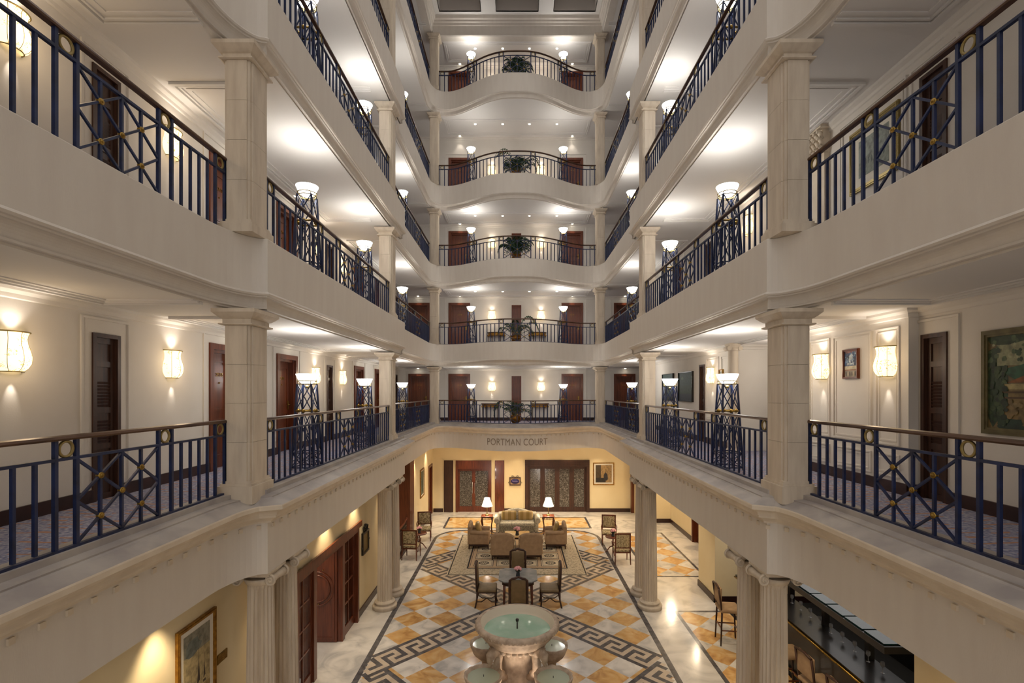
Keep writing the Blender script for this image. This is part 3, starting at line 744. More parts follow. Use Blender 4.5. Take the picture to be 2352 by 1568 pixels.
# round column in the recess of the first gallery
sh, z0 = MB(), flo(1); h = ct(1)+.03-z0
t = thing('round_column', 'plain round column with scroll capital in the recess of the right first gallery', 'column', (4.72, 10.95, z0))
MB().lathe([(.115, .1), (.115, h*.5), (.105, h-.16)], 24).put('shaft', 'stone', t)
MB().lathe([(.16, 0), (.16, .04), (.135, .07), (.12, .1)], 24, cap=True).put('base', 'stone', t)
m = MB(); m.box(-.13, .13, -.13, .13, h-.04, h); m.box(-.12, .12, -.1, .1, h-.1, h-.04)
for sx in (-1, 1): m.tube([(sx*.12, -.11, h-.11), (sx*.12, .11, h-.11)], .05, 12)
m.lathe([(.105, h-.17), (.12, h-.14), (.12, h-.1)], 20, cap=True); m.put('capital', 'stone', t)
# corinthian pilaster of the second gallery
z0 = flo(2); h = ct(2)+.03-z0; t = thing('corinthian_pilaster', 'flat pilaster with leafy capital behind the near right column of the second gallery', 'pilaster', (5.1, 8.33, z0))
MB().box(-.09, 0, -.16, .16, .1, h-.42).put('shaft', 'cornice', t); MB().box(-.13, 0, -.2, .2, 0, .1).put('base', 'cornice', t)
m = MB(); m.box(-.12, 0, -.17, .17, h-.42, h-.05); m.box(-.2, 0, -.24, .24, h-.05, h); random.seed(3)
for row, q in enumerate((h-.38, h-.26, h-.15)):
    for k in range(4): 
        y = -.15+.1*k+(row % 2)*.0; m.tube([(-.11, y, q-.05), (-.14-.01*row, y, q+.04), (-.19-.01*row, y, q+.07), (-.205, y, q+.03)], [.03, .035, .025, .012], 6)
m.put('capital', 'cornice', t)

# ------------------------------------------------------------------ railings
def path_len(path):
    s = [0]
    for a, b in zip(path, path[1:]): s.append(s[-1]+sqrt((b[0]-a[0])**2+(b[1]-a[1])**2))
    return s
RM = {}
H_UP, H_HD = .73, .88
def shared(key, fn):
    if key not in RM: RM[key] = fn()
    return RM[key]
baluster_me = shared('bal', lambda: MB().box(-.0125, .0125, -.0125, .0125, .03, H_UP-.01).mesh('baluster', 'navy'))
post_me = shared('post', lambda: MB().box(-.015, .015, -.015, .015, .0, H_HD).mesh('post', 'navy'))
def ring_mesh():
    m = MB(); m.tube([(cos(2*pi*i/20)*.062, 0, sin(2*pi*i/20)*.062) for i in range(20)], .0125, 8, closed=True); return m.mesh('ring', 'brassd')
ring_me = ring_mesh()
def ros_mesh():
    m = MB(); m.lathe([(.024, -.02), (.03, -.01), (.03, .01), (.024, .02)], 12, cap=True); m.ball((0, 0, 0), .022, 8, sq=(1, 1, 1.4))
    m.xf(Matrix.Rotation(pi/2, 4, 'X')); return m.mesh('rosette', 'brass')
ros_me = ros_mesh()
def railing(label, path, z, rings, panels, flip=False, handmat='rail', spacing=.165):
    S = path_len(path); total = S[-1]
    def at(s):
        s = max(0, min(total, s))
        for i in range(len(S)-1):
            if s <= S[i+1]+1e-9:
                t = (s-S[i])/(S[i+1]-S[i]); a, b = path[i], path[i+1]
                return a[0]+(b[0]-a[0])*t, a[1]+(b[1]-a[1])*t, math.atan2(b[1]-a[1], b[0]-a[0])
    x0, y0, _ = at(total/2)
    t = thing('railing', label, 'railing', (x0, y0, z))
    L = [(x-x0, y-y0) for x, y in path]
    m = MB().sweep(L, [(-.028, H_HD), (-.034, H_HD+.015), (-.028, H_HD+.034), (0, H_HD+.042), (.028, H_HD+.034), (.034, H_HD+.015), (.028, H_HD)])
    m.put('handrail', handmat, t)
    MB().sweep(L, [(-.016, H_UP-.012), (-.016, H_UP+.012), (.016, H_UP+.012), (.016, H_UP-.012)]).put('upper_rail', 'navy', t)
    MB().sweep(L, [(-.02, 0), (-.02, .022), (.02, .022), (.02, 0)]).put('bottom_rail', 'navy', t)
    occ = []
    for r in rings:
        for e in (0, .19):
            x, y, a = at(r+e); link('post', post_me, t, (x-x0, y-y0, 0), a)
        x, y, a = at(r+.095); link('ring', ring_me, t, (x-x0, y-y0, (H_UP+H_HD)/2+.004), a); occ.append((r-.02, r+.21))
        occ.append((r+.05, r+.14))
    for a_, b_ in panels:
        w = b_-a_; q = [a_+w*k/4 for k in range(5)]; m = MB()
        def P(s, zz):
            x, y, _ = at(s); return Vector((x-x0, y-y0, zz))
        lo, hi = .022, H_UP-.012; mid = (lo+hi)/2; ql, qh = lo+(hi-lo)*.25, lo+(hi-lo)*.75
        for k in (1, 2, 3): m.bar(P(q[k], lo), P(q[k], hi), .024, .024)
        segs = [(0, hi, 4, lo), (0, lo, 4, hi), (0, mid, 2, hi), (0, mid, 2, lo), (2, hi, 4, mid), (2, lo, 4, mid)]
        for k0, h0, k1, h1 in segs:
            for i in range(2):
                ka, kb = k0+(k1-k0)*i/2, k0+(k1-k0)*(i+1)/2
                m.bar(P(a_+w*ka/4, h0+(h1-h0)*i/2), P(a_+w*kb/4, h0+(h1-h0)*(i+1)/2), .02, .02)
        m.put('lattice', 'navy', t)
        for k, hh in ((1, qh), (3, qh), (2, mid), (1, ql), (3, ql)):
            x, y, a = at(q[k]); link('rosette', ros_me, t, (x-x0, y-y0, hh), a)
        occ.append((a_-.03, b_+.03))
    marks = sorted([0, total]+[r for r in rings]+[r+.19 for r in rings]+[p for pr in panels for p in pr])
    nb = 0
    for a_, b_ in zip(marks, marks[1:]):
        if b_-a_ < .2: continue
        if any(abs(a_-p[0]) < .01 for p in panels) or any(a_ >= p[0]-.01 and b_ <= p[1]+.01 for p in panels): continue
        k = max(1, round((b_-a_)/spacing))
        for i in range(1, k):
            s = a_+(b_-a_)*i/k; x, y, a = at(s); link('baluster', baluster_me, t, (x-x0, y-y0, 0), a); nb += 1
    return t
back_path = [(x/20, backcurve(x/20)+.10) for x in range(-66, 67, 2)]
for n in range(1, 6):
    z = zb(n)
    for s_, sd in ((-1, 'left'), (1, 'right')):
        if n <= 2:
            st = .4; railing(f'navy iron railing of the nearest bay, {sd} side of the {ORD[n]} gallery', [(s_*3.62, st), (s_*3.62, 6.20)], z,
                    [v-st for v in (1.1, 3.92, 5.05, 6.0)], [(4.11-st, 5.05-st)])
        if n <= 4:
            st = 6.68; railing(f'navy iron railing of the middle bay, {sd} side of the {ORD[n]} gallery', [(s_*3.38, st), (s_*3.38, 13.14)], z,
                    [v-st for v in (6.75, 8.50, 9.36, 10.5, 11.36, 12.93)], [(9.55-st, 10.5-st)])
        st = 13.62; railing(f'navy iron railing of the far bay, {sd} side of the {ORD[n]} gallery', [(s_*3.66, st), (s_*3.66, 20.78)], z,
                [v-st for v in (13.7, 15.31, 16.45, 17.81, 18.95, 20.55)], [(15.5-st, 16.45-st), (18.0-st, 18.95-st)])
    T = path_len(back_path)[-1]; c = T/2
    railing(f'bowed iron railing across the rear of the {ORD[n]} gallery', back_path, z, [.05, c-1.98, c-.73, c+.54, c+1.79, T-.24], [(c-.54, c+.54)])

# ------------------------------------------------------------------ torch lamps on lattice towers
def torch():
    t = thing('torch_lamp', 'x', 'lamp', (0, 0, 0), 0, 'lattice torch lamps beside the railings')
    b, a, H, hb = .19, .12, 1.46, .29
    cor = [(-1, -1), (1, -1), (1, 1), (-1, 1)]
    def at(k, z_): r = b+(a-b)*z_/H; return Vector((cor[k % 4][0]*r, cor[k % 4][1]*r, z_))
    for k in range(4): MB().bar(at(k, 0), at(k, H), .026, .026, up=(0, 1, 0)).put('leg', 'navy', t)
    m = MB()
    for k in range(4):
        m.bar(at(k, hb), at(k+1, hb), .018); m.bar(at(k, .04), at(k+1, .04), .018)
        m.bar(at(k, .04), at(k+1, hb), .014); m.bar(at(k+1, .04), at(k, hb), .014)
        mid = (at(k, .155)+at(k+1, .155))/2; m.bar((at(k, .04)+at(k+1, .04))/2, (at(k, hb)+at(k+1, hb))/2, .012)
        m.bar(at(k, .155), at(k+1, .155), .012)
    m.put('base_frame', 'navy', t)
    m = MB()
    for k in range(4):
        for z0, z1 in ((hb, 1.0), (1.0, H)): m.bar(at(k, z0), at(k+1, z1), .014); m.bar(at(k+1, z0), at(k, z1), .014)
        for z0, z1 in ((hb, 1.0),):
            c0 = (at(k, z0)+at(k+1, z0))/2; m.bar(c0, at(k, z1), .010); m.bar(c0, at(k+1, z1), .010)
    m.put('lattice', 'navy', t)
    for k in range(4):
        c = (at(k, 1.0)+at(k+1, 1.0))/2*1.06; c.z = 1.0
        MB().ball(c, .035, 10, sq=(1, 1, 1)).put('boss', 'brass', t)
        m = MB(); m.tube([at(k, 1.0), c, at(k+1, 1.0)], .016, 6); m.put('band', 'brass', t)
    m = MB()
    for zz, r in ((H, .15), (H+.05, .155)): m.tube([(r*cos(2*pi*i/24), r*sin(2*pi*i/24), zz) for i in range(24)], .009, 6, closed=True)
    for i in range(4): m.bar((.15*cos(pi/4+i*pi/2), .15*sin(pi/4+i*pi/2), H), (.155*cos(pi/4+i*pi/2), .155*sin(pi/4+i*pi/2), H+.05), .012)
    m.ball((0, 0, H-.05), .03, 8); m.put('holder', 'brassd', t)
    MB().lathe([(.001, H+.0), (.08, H+.005), (.125, H+.045), (.15, H+.09), (.185, H+.17), (.175, H+.17), (.14, H+.095), (.07, H+.03), (.001, H+.02)], 28).put('glass_bowl', 'bowl', t)
    return t
proto = torch(); first = True
def put_torch(x, y, z, label):
    global first
    if first: proto.location = (x, y, z); proto['label'] = label; first = False
    else: dup(proto, (x, y, z), 0, label)
    light('SPOT', (x, y, z+1.70), P_TORCH, COOL, .12, (pi, 0, 0), 2.7, .9)
    light('POINT', (x, y, z+1.84), P_TORCH*2.4, (.98, .95, .93), .16)
for n in range(1, 6):
    for s_, sd in ((-1, 'left'), (1, 'right')):
        for y, wh in ((8.65, 'nearer lamp of the middle bay'), (11.9, 'farther lamp of the middle bay'), (17.1, 'lamp of the far bay')):
            if n >= 4 and y < 15 or n == 5: continue
            x = s_*3.66 if y < 15 else s_*3.92
            put_torch(s_*3.63 if y < 15 else s_*3.92, y, flo(n), f'lattice tower lamp, {wh}, {sd} side of the {ORD[n]} gallery')
        put_torch(s_*1.93, backcurve(2.04)+.42, flo(n), f'lit glass bowl on a lattice tower, rear {sd} of the {ORD[n]} gallery')

# ------------------------------------------------------------------ wall sconces
def sconce():
    t = thing('wall_sconce', 'x', 'wall lamp', (0, 0, 0), 0, 'parchment wall sconces'); H = .40
    prof = [(.163, H), (.148, H*.93), (.140, H*.82), (.148, H*.68), (.170, H*.52), (.184, H*.36), (.176, H*.2), (.148, H*.08), (.108, 0)]
    MB().lathe(prof, 24, a0=pi, a1=2*pi, sy=.75).put('shade', 'parch', t)
    def arc(r, z_): return [(r*cos(pi+pi*i/16), .75*r*sin(pi+pi*i/16), z_) for i in range(17)]
    MB().tube(arc(.166, H), .008, 6).put('top_rim', 'brassd', t); MB().tube(arc(.112, 0), .006, 6).put('bottom_rim', 'brassd', t)
    for k in (1, 2, 3):
        a = pi+pi*k/4; MB().tube([(r*1.01*cos(a), r*1.01*.75*sin(a), z_) for r, z_ in prof], .0025, 5).put('rib', 'brassd', t)
    MB().box(-.1, .1, -.012, 0, .05, H-.03).put('backplate', 'brassd', t)
    return t
scp = sconce(); sfirst = True
def put_sconce(x, y, zc, rot, label, power=1.0, lit=True):
    global sfirst
    loc = (x, y, zc-.2)
    if sfirst: scp.location = loc; scp.rotation_euler = (0, 0, rot); scp['label'] = label; sfirst = False
    else: dup(scp, loc, rot, label)
    d = Vector((0, -.09, 0)); d.rotate(Matrix.Rotation(rot, 3, 'Z')); p = Vector((x, y, zc))+d
    light('SPOT', (p.x, p.y, zc+.17), P_SC_UP*power, SOFT, .03, (pi, 0, 0), 1.75, .8)
    o = light('SPOT', (p.x, p.y, zc-.17), P_SC_DN*power, SOFT, .012, (0, 0, 0), .60, .9); o.rotation_euler = (Vector((p.x, p.y, zc-.17))-Vector((x, y, zc-.60))).to_track_quat('Z', 'Y').to_euler()
    e = d.normalized()*.30; light('POINT', (p.x+e.x, p.y+e.y, zc), P_SC_PT*power, WARM, .1)
for n in (1, 2):
    zc = zb(n)+1.67
    for y, wh in ((5.04, 'nearest the camera'), (7.38, 'just before the near column'), (12.6, 'first beyond the near column'), (14.55, 'second beyond the near column')):
        put_sconce(-WX, y, zc, pi/2, f'parchment wall sconce on the left of the {ORD[n]} gallery, {wh}')
zc = zb(1)+1.67
put_sconce(4.948, 6.70, zc, -pi/2, 'glowing parchment wall sconce right of the small blue picture')
put_sconce(4.948, 8.12, zc, -pi/2, 'glowing parchment wall sconce between near right column and small blue picture')
put_sconce(4.878, 12.55, zc, -pi/2, 'glowing parchment wall sconce beside the round column of the right first gallery')
put_sconce(5.1, 11.0, zb(2)+1.67, -pi/2, 'glowing parchment wall sconce on the right wall of the second gallery')
for n in range(1, 6):
    for x, sd in ((-1.16, 'left'), (1.09, 'right')):
        put_sconce(x, BY, zb(n)+1.5, 0, f'parchment wall sconce {sd} of the palm at the rear of the {ORD[n]} gallery', .8)
# ------------------------------------------------------------------ recessed downlights
dlm = MB().lathe([(.045, -.004), (.045, .0), (.001, -.001)], 16).mesh('recessed_downlight', 'bulb')
def downlight(x, y, z, label, power, color=SOFT, ang=1.0, vis=True, group=None):
    if vis:
        o = link('recessed_downlight', dlm, None, (x, y, z-.002)); tag(o, label, 'ceiling light', group or 'small recessed ceiling lights')
    light('SPOT', (x, y, z-.03), power, color, .03, (0, 0, 0), ang, .7)
for n in range(1, 6):
    z = ct(n)+.03
    for x, wh in ((-1.82, 'leftmost'), (-.63, 'second from left'), (.53, 'third from left'), (1.72, 'rightmost')):
        downlight(x, 21.7, z, f'ceiling spot, {wh} of the row at the rear of the {ORD[n]} gallery', P_DOT)
    for x, sd in ((-2.6, 'left'), (2.5, 'right')):
        downlight(x, BY-.18, z, f'small ceiling spot above the rear {sd} guest room door of the {ORD[n]} gallery', P_DOOR, SOFT, 1.3)
for n in (1, 2):
    z = ct(n)+.03
    for x, sd in ((-4.5, 'left'), (4.9, 'right')): downlight(x, BY-.18, z, f'small ceiling spot above the {sd} corner door of the {ORD[n]} gallery', P_DOOR, SOFT, 1.3)
    for y, wh in ((8.78, 'first'), (11.1, 'second'), (16.1, 'third'), (18.4, 'fourth')):
        downlight(-WX+.2, y, z, f'small ceiling spot over the {wh} guest room door on the left of the {ORD[n]} gallery', P_DOOR, SOFT, 1.3)
# ------------------------------------------------------------------ carved lettering on the frieze
me = textmesh('PORTMAN COURT', .30, .012, 'letter', 1.06)
xs = [v.co.x for v in me.vertices]; w = max(xs)-min(xs); k = 2.4/w; hh = max(v.co.y for v in me.vertices)-min(v.co.y for v in me.vertices)
for v in me.vertices:
    x, y, zz = v.co.x*k, v.co.y*k*(.27/(hh*k)), v.co.z; v.co = (x, backcurve(x)-.004-zz*.6, y)
o = link('carved_lettering', me, None, (0, 0, EYE-2.0)); tag(o, 'raised grey letters spelling the court name on the rear frieze', 'lettering')

# ------------------------------------------------------------------ palms in pots
def frond(seed, L=.75, arch=.5, nl=13, wl=.2):
    rnd = random.Random(seed); m = MB(); pts = []
    for i in range(nl+1):
        t = i/nl; pts.append(Vector((L*t*.55+.08*t*t, 0, L*(1.05*t-arch*1.25*t*t*t))))
    m.tube(pts, [.008*(1-.7*i/nl) for i in range(nl+1)], 5, mi=1)
    for i in range(3, nl+1):
        t = i/nl; p = pts[i]; d = (pts[i]-pts[i-1]).normalized(); l = wl*(1.1-.7*abs(t-.45))*(1 if i < nl else .8)
        for s_ in (-1, 1):
            side = Vector((0, s_, 0)); tip = p+d*l*.65+side*l*.8+Vector((0, 0, -l*.45*rnd.uniform(.6, 1.3)))
            mid = p+d*l*.4+side*l*.45+Vector((0, 0, .01)); wv = d*.024
            m.add([p, mid-wv, tip, mid+wv], [(0, 1, 2, 3)])
    return m.mesh('frond', ['leaf', 'stem'])
FR = [frond(i, .7+.12*i, .35+.08*i) for i in range(4)]
def pot_mesh(kind):
    m = MB()
    if kind == 0: prof = [(.02, 0), (.09, 0), (.10, .02), (.17, .10), (.215, .20), (.22, .27), (.20, .33), (.19, .35), (.21, .37), (.195, .37), (.175, .34)]
    else: prof = [(.02, 0), (.15, 0), (.16, .02), (.17, .2), (.2, .24), (.2, .27), (.18, .28), (.2, .34), (.22, .36), (.2, .36), (.185, .34)]
    return m.lathe(prof, 28).mesh('pot', 'pot')
PT = [pot_mesh(0), pot_mesh(1)]
def palm(x, y, z, kind, spec, label, lift=0):
    t = thing('potted_palm', label, 'plant', (x, y, z)); spec = [(a_, b_, c_, d_*1.2) for a_, b_, c_, d_ in spec]
    if lift:
        MB().box(-.2, .2, -.18, .18, lift-.03, lift).put('stand_top', 'darkwood', t)
        for a in (-.17, .17):
            for b in (-.15, .15): MB().box(a-.02, a+.02, b-.02, b+.02, 0, lift-.03).put('leg', 'darkwood', t)
    p = link('pot', PT[kind], t, (0, 0, lift)); MB().lathe([(.18, .33), (.001, .335)], 20).put('soil', 'soil', p)
    rnd = random.Random(label)
    for i, (a, tilt, fi, sc) in enumerate(spec):
        f = link('frond', FR[fi], t, (0.03*cos(a), .03*sin(a), lift+.33)); f.rotation_euler = (0, tilt, a); f.scale = (sc,)*3
    return t
def full(seed, n, hi, spread):
    rnd = random.Random(seed); out = []
    for i in range(n):
        a = i*2.4+rnd.uniform(-.3, .3); k = i/n
        out.append((a, -.45+spread*k+rnd.uniform(-.1, .1), rnd.choice([0, 1, 2, 3]), hi*rnd.uniform(.8, 1.1)))
    return out
yb = backcurve(0)+.7
palm(-.07, yb, flo(1), 0, full(1, 15, .72, .9)+[(pi, .35, 3, .95), (pi+.2, .1, 3, 1.0), (.3, .5, 2, .7)], 'spreading palm in a round brass pot on the first gallery')
palm(-.06, yb, flo(2), 1, full(2, 12, .75, .9)+[(0, .15, 3, 1.05), (.2, .5, 3, .8), (pi, .3, 3, .8), (.1, -.2, 3, 1.1)], 'airy palm with long arching fronds in brass pot on the second gallery')
palm(-.04, yb, flo(3), 1, full(3, 34, .85, .75), 'dense bushy palm in brass pot on the third gallery')
palm(-.04, yb, flo(4), 0, full(4, 24, .8, .9)+[(0, .1, 3, 1.1), (pi, -.3, 3, 1.2), (-.2, .4, 3, .9)], 'palm with fronds over the handrail on the fourth gallery')
palm(.0, yb, flo(5), 0, full(5, 30, .8, 1.0)+[(pi/2, -.5, 3, 1.1), (1.0, -.45, 3, 1.1)], 'dark bushy palm on the top gallery', .0)

# ------------------------------------------------------------------ gilt console tables on the rear wall
def console(x, z, label):
    t = thing('console_table', label, 'table', (x, BY, z), 0, 'gilt half-round consoles')
    half = lambda r: [(r*cos(pi+pi*i/16), -.0+r*.62*sin(pi+pi*i/16)) for i in range(17)]
    MB().prism(half(.42)[::1], .76, .79).put('tabletop', 'darkwood', t)
    m = MB().prism(half(.38), .64, .76)
    for i in range(9):
        a = pi+pi*(i+.5)/9; m.ball((.385*cos(a), .385*.62*sin(a), .64), .035, 8)
    m.put('apron', 'gold', t)
    for a in (pi+.12, pi+1.0, 2*pi-1.0, 2*pi-.12):
        x_, y_ = .35*cos(a), .35*.62*sin(a); MB().tube([(x_, y_, .65), (x_, y_, .3), (x_*.96, y_*.96, 0)], [.022, .018, .013], 8).put('leg', 'darkwood', t)
for n in (1, 2):
    for x, sd in ((-1.23, 'left'), (1.03, 'right')):
        if n == 2: x = -.95 if x < 0 else .92
        console(x, flo(n), f'gilt half-round console table, {sd} of the palm at the rear of the {ORD[n]} gallery')

# ------------------------------------------------------------------ pictures
def picture(x, y, z, w, h, rot, fw, fmat, label, mount=0, bands=(), base_=(120, 120, 110), marks=(), cat='picture', name='framed_picture', dep=.035):
    t = thing(name, label, cat, (x, y, z), rot); m = MB()
    prof = [(0, 0), (.25, dep), (.6, dep*.75), (1, dep*.5)]
    for (a0, a1, b0, b1) in ((-w/2, w/2, h/2-fw, h/2), (-w/2, w/2, -h/2, -h/2+fw), (-w/2, -w/2+fw, -h/2+fw, h/2-fw), (w/2-fw, w/2, -h/2+fw, h/2-fw)):
        m.box(a0, a1, -dep, 0, b0, b1)
    e = fw*.3
    for (a0, a1, b0, b1) in ((-w/2+e, w/2-e, h/2-fw*.65, h/2-e), (-w/2+e, w/2-e, -h/2+e, -h/2+fw*.65), (-w/2+e, -w/2+fw*.65, -h/2+fw*.65, h/2-fw*.65), (w/2-fw*.65, w/2-e, -h/2+fw*.65, h/2-fw*.65)):
        m.box(a0, a1, -dep-.008, -dep, b0, b1)
    m.put('frame', fmat, t)
    iw, ih = w/2-fw, h/2-fw
    if mount:
        MB().box(-iw, iw, -dep*.45, 0, -ih, ih).put('mount', 'mattboard', t); iw -= mount; ih -= mount
    mats = [paint(base_)]; m = MB().box(-iw, iw, -dep*.55, -.001, -ih, ih, 0); k = 0
    for poly, c in list(bands)+list(marks):
        mats.append(paint(c)); k += 1; d = -dep*.55-.0004-.00003*k
        pts = [(px*iw, d, py*ih) for px, py in poly]; m.add(pts, [tuple(range(len(pts)))], len(mats)-1)
    m.put('canvas', mats, t); return t
PC = {}
def paint(c):
    if c not in PC:
        nm = 'paint_%d_%d_%d' % c; c2 = tuple(max(0, int(v*.72)) for v in c)
        M[nm] = mat(nm, c, .6, c2=c2, scale=16, detail=6, lo=.4, hi=.7); PC[c] = nm
    return PC[c]
def rect(a, b, c, d): return [(a, b), (c, b), (c, d), (a, d)]
def blob(cx, cy, rx, ry, seed=0, n=12):
    r = random.Random(seed); return [(cx+rx*cos(2*pi*i/n)*r.uniform(.75, 1.15), cy+ry*sin(2*pi*i/n)*r.uniform(.75, 1.15)) for i in range(n)]
def clip1(p): return [(max(-1, min(1, a)), max(-1, min(1, b))) for a, b in p]
def many(spec): return [(clip1(p), c) for p, c in spec]
def scatter(n, x0, x1, y0, y1, r, cols, seed):
    q = random.Random(seed); return [(blob(q.uniform(x0, x1), q.uniform(y0, y1), r*q.uniform(.5, 1.2), r*q.uniform(.5, 1.2), q.random(), 8), q.choice(cols)) for _ in range(n)]
def ship(cx, by, s, c):
    return [([(cx-.16*s, by), (cx+.16*s, by), (cx+.12*s, by-.08*s), (cx-.12*s, by-.08*s)], c), (rect(cx-.012*s, by, cx+.012*s, by+.9*s), c),
            ([(cx-.12*s, by+.05*s), (cx+.1*s, by+.12*s), (cx+.02*s, by+.6*s)], c)]
# harbour painting, ground floor left
picture(GX+.001, 6.12, EYE-3.37, .74, 1.18, pi/2, .05, 'gold', 'gilt framed painting of sailing ships on the near left lobby wall', .07,
        many([(rect(-1, -1, 1, -.55), (176, 150, 100)), (rect(-1, .45, 1, 1), (150, 146, 128)), (blob(-.3, .6, .6, .25, 2), (120, 126, 118))]), (196, 176, 128),
        many(ship(-.45, -.62, .6, (92, 76, 60))+ship(.1, -.5, 1.1, (66, 56, 50))+ship(.55, -.45, .8, (86, 72, 58))+[(rect(-.6, -.8, -.1, -.72), (96, 84, 66))]))
picture(GX+.001, 5.05, EYE-4.0, .70, .9, pi/2, .04, 'gold', 'corner of a gilt framed picture at the bottom edge on the left lobby wall', .06, (), (180, 170, 140))
t = thing('wall_plaque', 'small brass plaque right of the gilt ship painting', 'plaque', (GX, 6.66, EYE-3.52), pi/2)
MB().box(-.11, .11, -.012, 0, -.06, .06).put('plate', 'brass', t)
for yy in (-.025, 0, .025): MB().box(-.08, .08, -.0135, -.012, yy-.004, yy+.004).put('engraved_line', 'gold', t)
# right side of the first gallery
picture(5.1, 4.90, EYE+.10, 1.14, 1.11, -pi/2, .07, 'olivef' if 'olivef' in M else 'brassd', 'large olive framed painting of a garden path with a white tree, partly cut off', 0,
        many([(rect(-1, -1, 1, -.1), (128, 106, 62)), (blob(-.9, -.1, .35, .9, 5), (44, 66, 40)), (rect(-.8, .35, .4, .85), (150, 152, 116)), (blob(-.1, .2, .5, .2, 3), (48, 92, 66)),
              ([(-.6, -.02), (.2, -.02), (.2, .3)], (140, 84, 38)), (rect(-.65, -.16, .25, -.04), (176, 160, 110)), (rect(-.7, -.24, .3, -.20), (90, 66, 36)), (rect(-.75, -.36, .4, -.32), (84, 60, 34)),
              (blob(.25, .5, .18, .8, 8), (26, 52, 36)), (blob(-.4, -.95, .4, .2, 9), (34, 58, 44)), ([(.35, 1), (.55, 1), (.62, .2), (.9, -.2), (.75, -.25), (.45, .1)], (184, 172, 138))]), (116, 98, 60),
        many([(rect(-.5, -.62, .5, -.60), (92, 74, 44)), (rect(-.1, -.9, -.07, -.62), (92, 74, 44)), (blob(.75, -.3, .25, .3, 11), (30, 60, 40)), (blob(-.6, .92, .5, .12, 12), (52, 72, 48))]+scatter(70, -1, .45, .45, 1, .06, [(52, 76, 50), (84, 104, 70), (168, 168, 130), (36, 58, 38)], 1)+scatter(60, -1, -.6, -.9, .4, .07, [(40, 62, 38), (64, 84, 48), (30, 48, 30)], 2)+scatter(50, -.55, .6, -.95, -.4, .07, [(134, 112, 68), (122, 100, 58), (142, 122, 78)], 3)+scatter(40, .1, .5, -.2, 1, .06, [(24, 48, 34), (46, 74, 52), (30, 60, 50)], 4)))
picture(4.97, 7.43, EYE+.41, .34, .44, -pi/2, .028, 'redwood', 'small framed blue and white cascade picture between two wall sconces', 0,
        many([(rect(-1, -.2, 1, 1), (52, 78, 118)), (blob(0, .35, .35, .5, 1), (196, 208, 214)), (blob(-.6, .5, .3, .4, 2), (38, 50, 80)), (blob(.7, .4, .25, .5, 3), (46, 58, 84)), (rect(-1, .85, 1, 1), (150, 98, 92)),
              (rect(-1, -.45, 1, -.15), (204, 192, 160)), (rect(-.9, -.5, .9, -.42), (150, 96, 60))]), (158, 146, 128),
        many(scatter(60, -1, 1, 0, .9, .12, [(60, 96, 142), (120, 156, 184), (196, 208, 214), (40, 54, 88), (84, 110, 150)], 6)+[(blob(-.7+.28*i, -.75, .08, .2, i), ((96, 84, 76), (206, 190, 160), (60, 52, 50))[i % 3]) for i in range(6)]))
picture(4.9, 11.98, EYE+.38, .22, .3, -pi/2, .02, 'gold', 'tiny gilt framed picture beside the round column', .03, (), (92, 112, 98))
picture(4.9, 14.5, EYE+.14, 1.2, .86, -pi/2, .018, 'black', 'dark green canvas on the right first gallery, nearer of two', 0,
        many([(rect(-1, .1, 1, 1), (44, 70, 62)), (rect(-1, -1, 1, -.5), (38, 48, 60)), (blob(-.5, .6, .2, .12, 1), (74, 96, 78))]), (46, 66, 52), dep=.05)
picture(4.9, 16.2, EYE+.14, 1.15, .86, -pi/2, .018, 'black', 'dark green canvas on the right first gallery, farther of two', 0,
        many([(rect(-1, .3, 1, 1), (60, 88, 84)), (rect(-1, -1, 1, -.6), (40, 46, 48))]), (50, 70, 56), dep=.05)
# harbour print on the second gallery
picture(5.1, 7.15, EYE+3.43, .98, .92, -pi/2, .06, 'brassd', 'wide mounted harbour print behind the right second gallery railing', .13,
        many([(rect(-1, 0, 1, 1), (150, 158, 150)), (rect(-1, -1, 1, -.4), (136, 144, 132))]), (146, 152, 142),
        many([(blob(-.7+.2*i, -.3, .07, .2, i), (96, 104, 100)) for i in range(8)]))
# ground floor pictures
picture(4.02, GB, EYE-3.82, .98, 1.04, 0, .045, 'gold', 'gilt framed dark figure painting on the rear lobby wall beside the glass doors', .07,
        many([(rect(-1, -1, .25, -.45), (46, 40, 36)), (rect(-1, -.45, -.35, 1), (78, 64, 44)), (blob(.25, -.35, .3, .5, 4), (48, 46, 50))]), (164, 134, 90))
picture(GX+.001, 20.6, EYE-3.75, .8, 1.15, pi/2, .05, 'gold', 'tall gilt framed painting on the far left lobby wall', .05,
        many([(blob(0, -.2, .4, .7, 4), (60, 70, 54))]), (116, 120, 96))
# hanging sign with blue oval 
t = thing('hanging_sign', 'small blue oval sign in ornate dark frame between the two rear doors', 'sign', (-.10, GB, EYE-4.16))
m = MB()
for a0, a1, b0, b1 in ((-.26, .26, .14, .18), (-.26, .26, -.2, -.16), (-.26, -.22, -.16, .14), (.22, .26, -.16, .14)): m.box(a0, a1, -.04, 0, b0, b1)
for s_ in (-1, 1):
    m.tube([(s_*.02, -.02, .18), (s_*.10, -.02, .26), (s_*.17, -.02, .24), (s_*.12, -.02, .19)], .010, 6); m.tube([(s_*.26, -.02, -.02), (s_*.32, -.02, -.06), (s_*.30, -.02, -.1)], .009, 6)
m.put('frame', 'darkwood', t); m = MB().box(-.22, .22, -.02, 0, -.16, .14).put('panel', 'taupe', t)
m = MB(); m.lathe([(.001, .024), (.195, .024), (.2, .02), (.2, .0)], 28, sx=1, sy=.62); m.xf(Matrix.Rotation(pi/2, 4, 'X')); m.put('oval', 'bluebd', t, (0, 0, -.01))
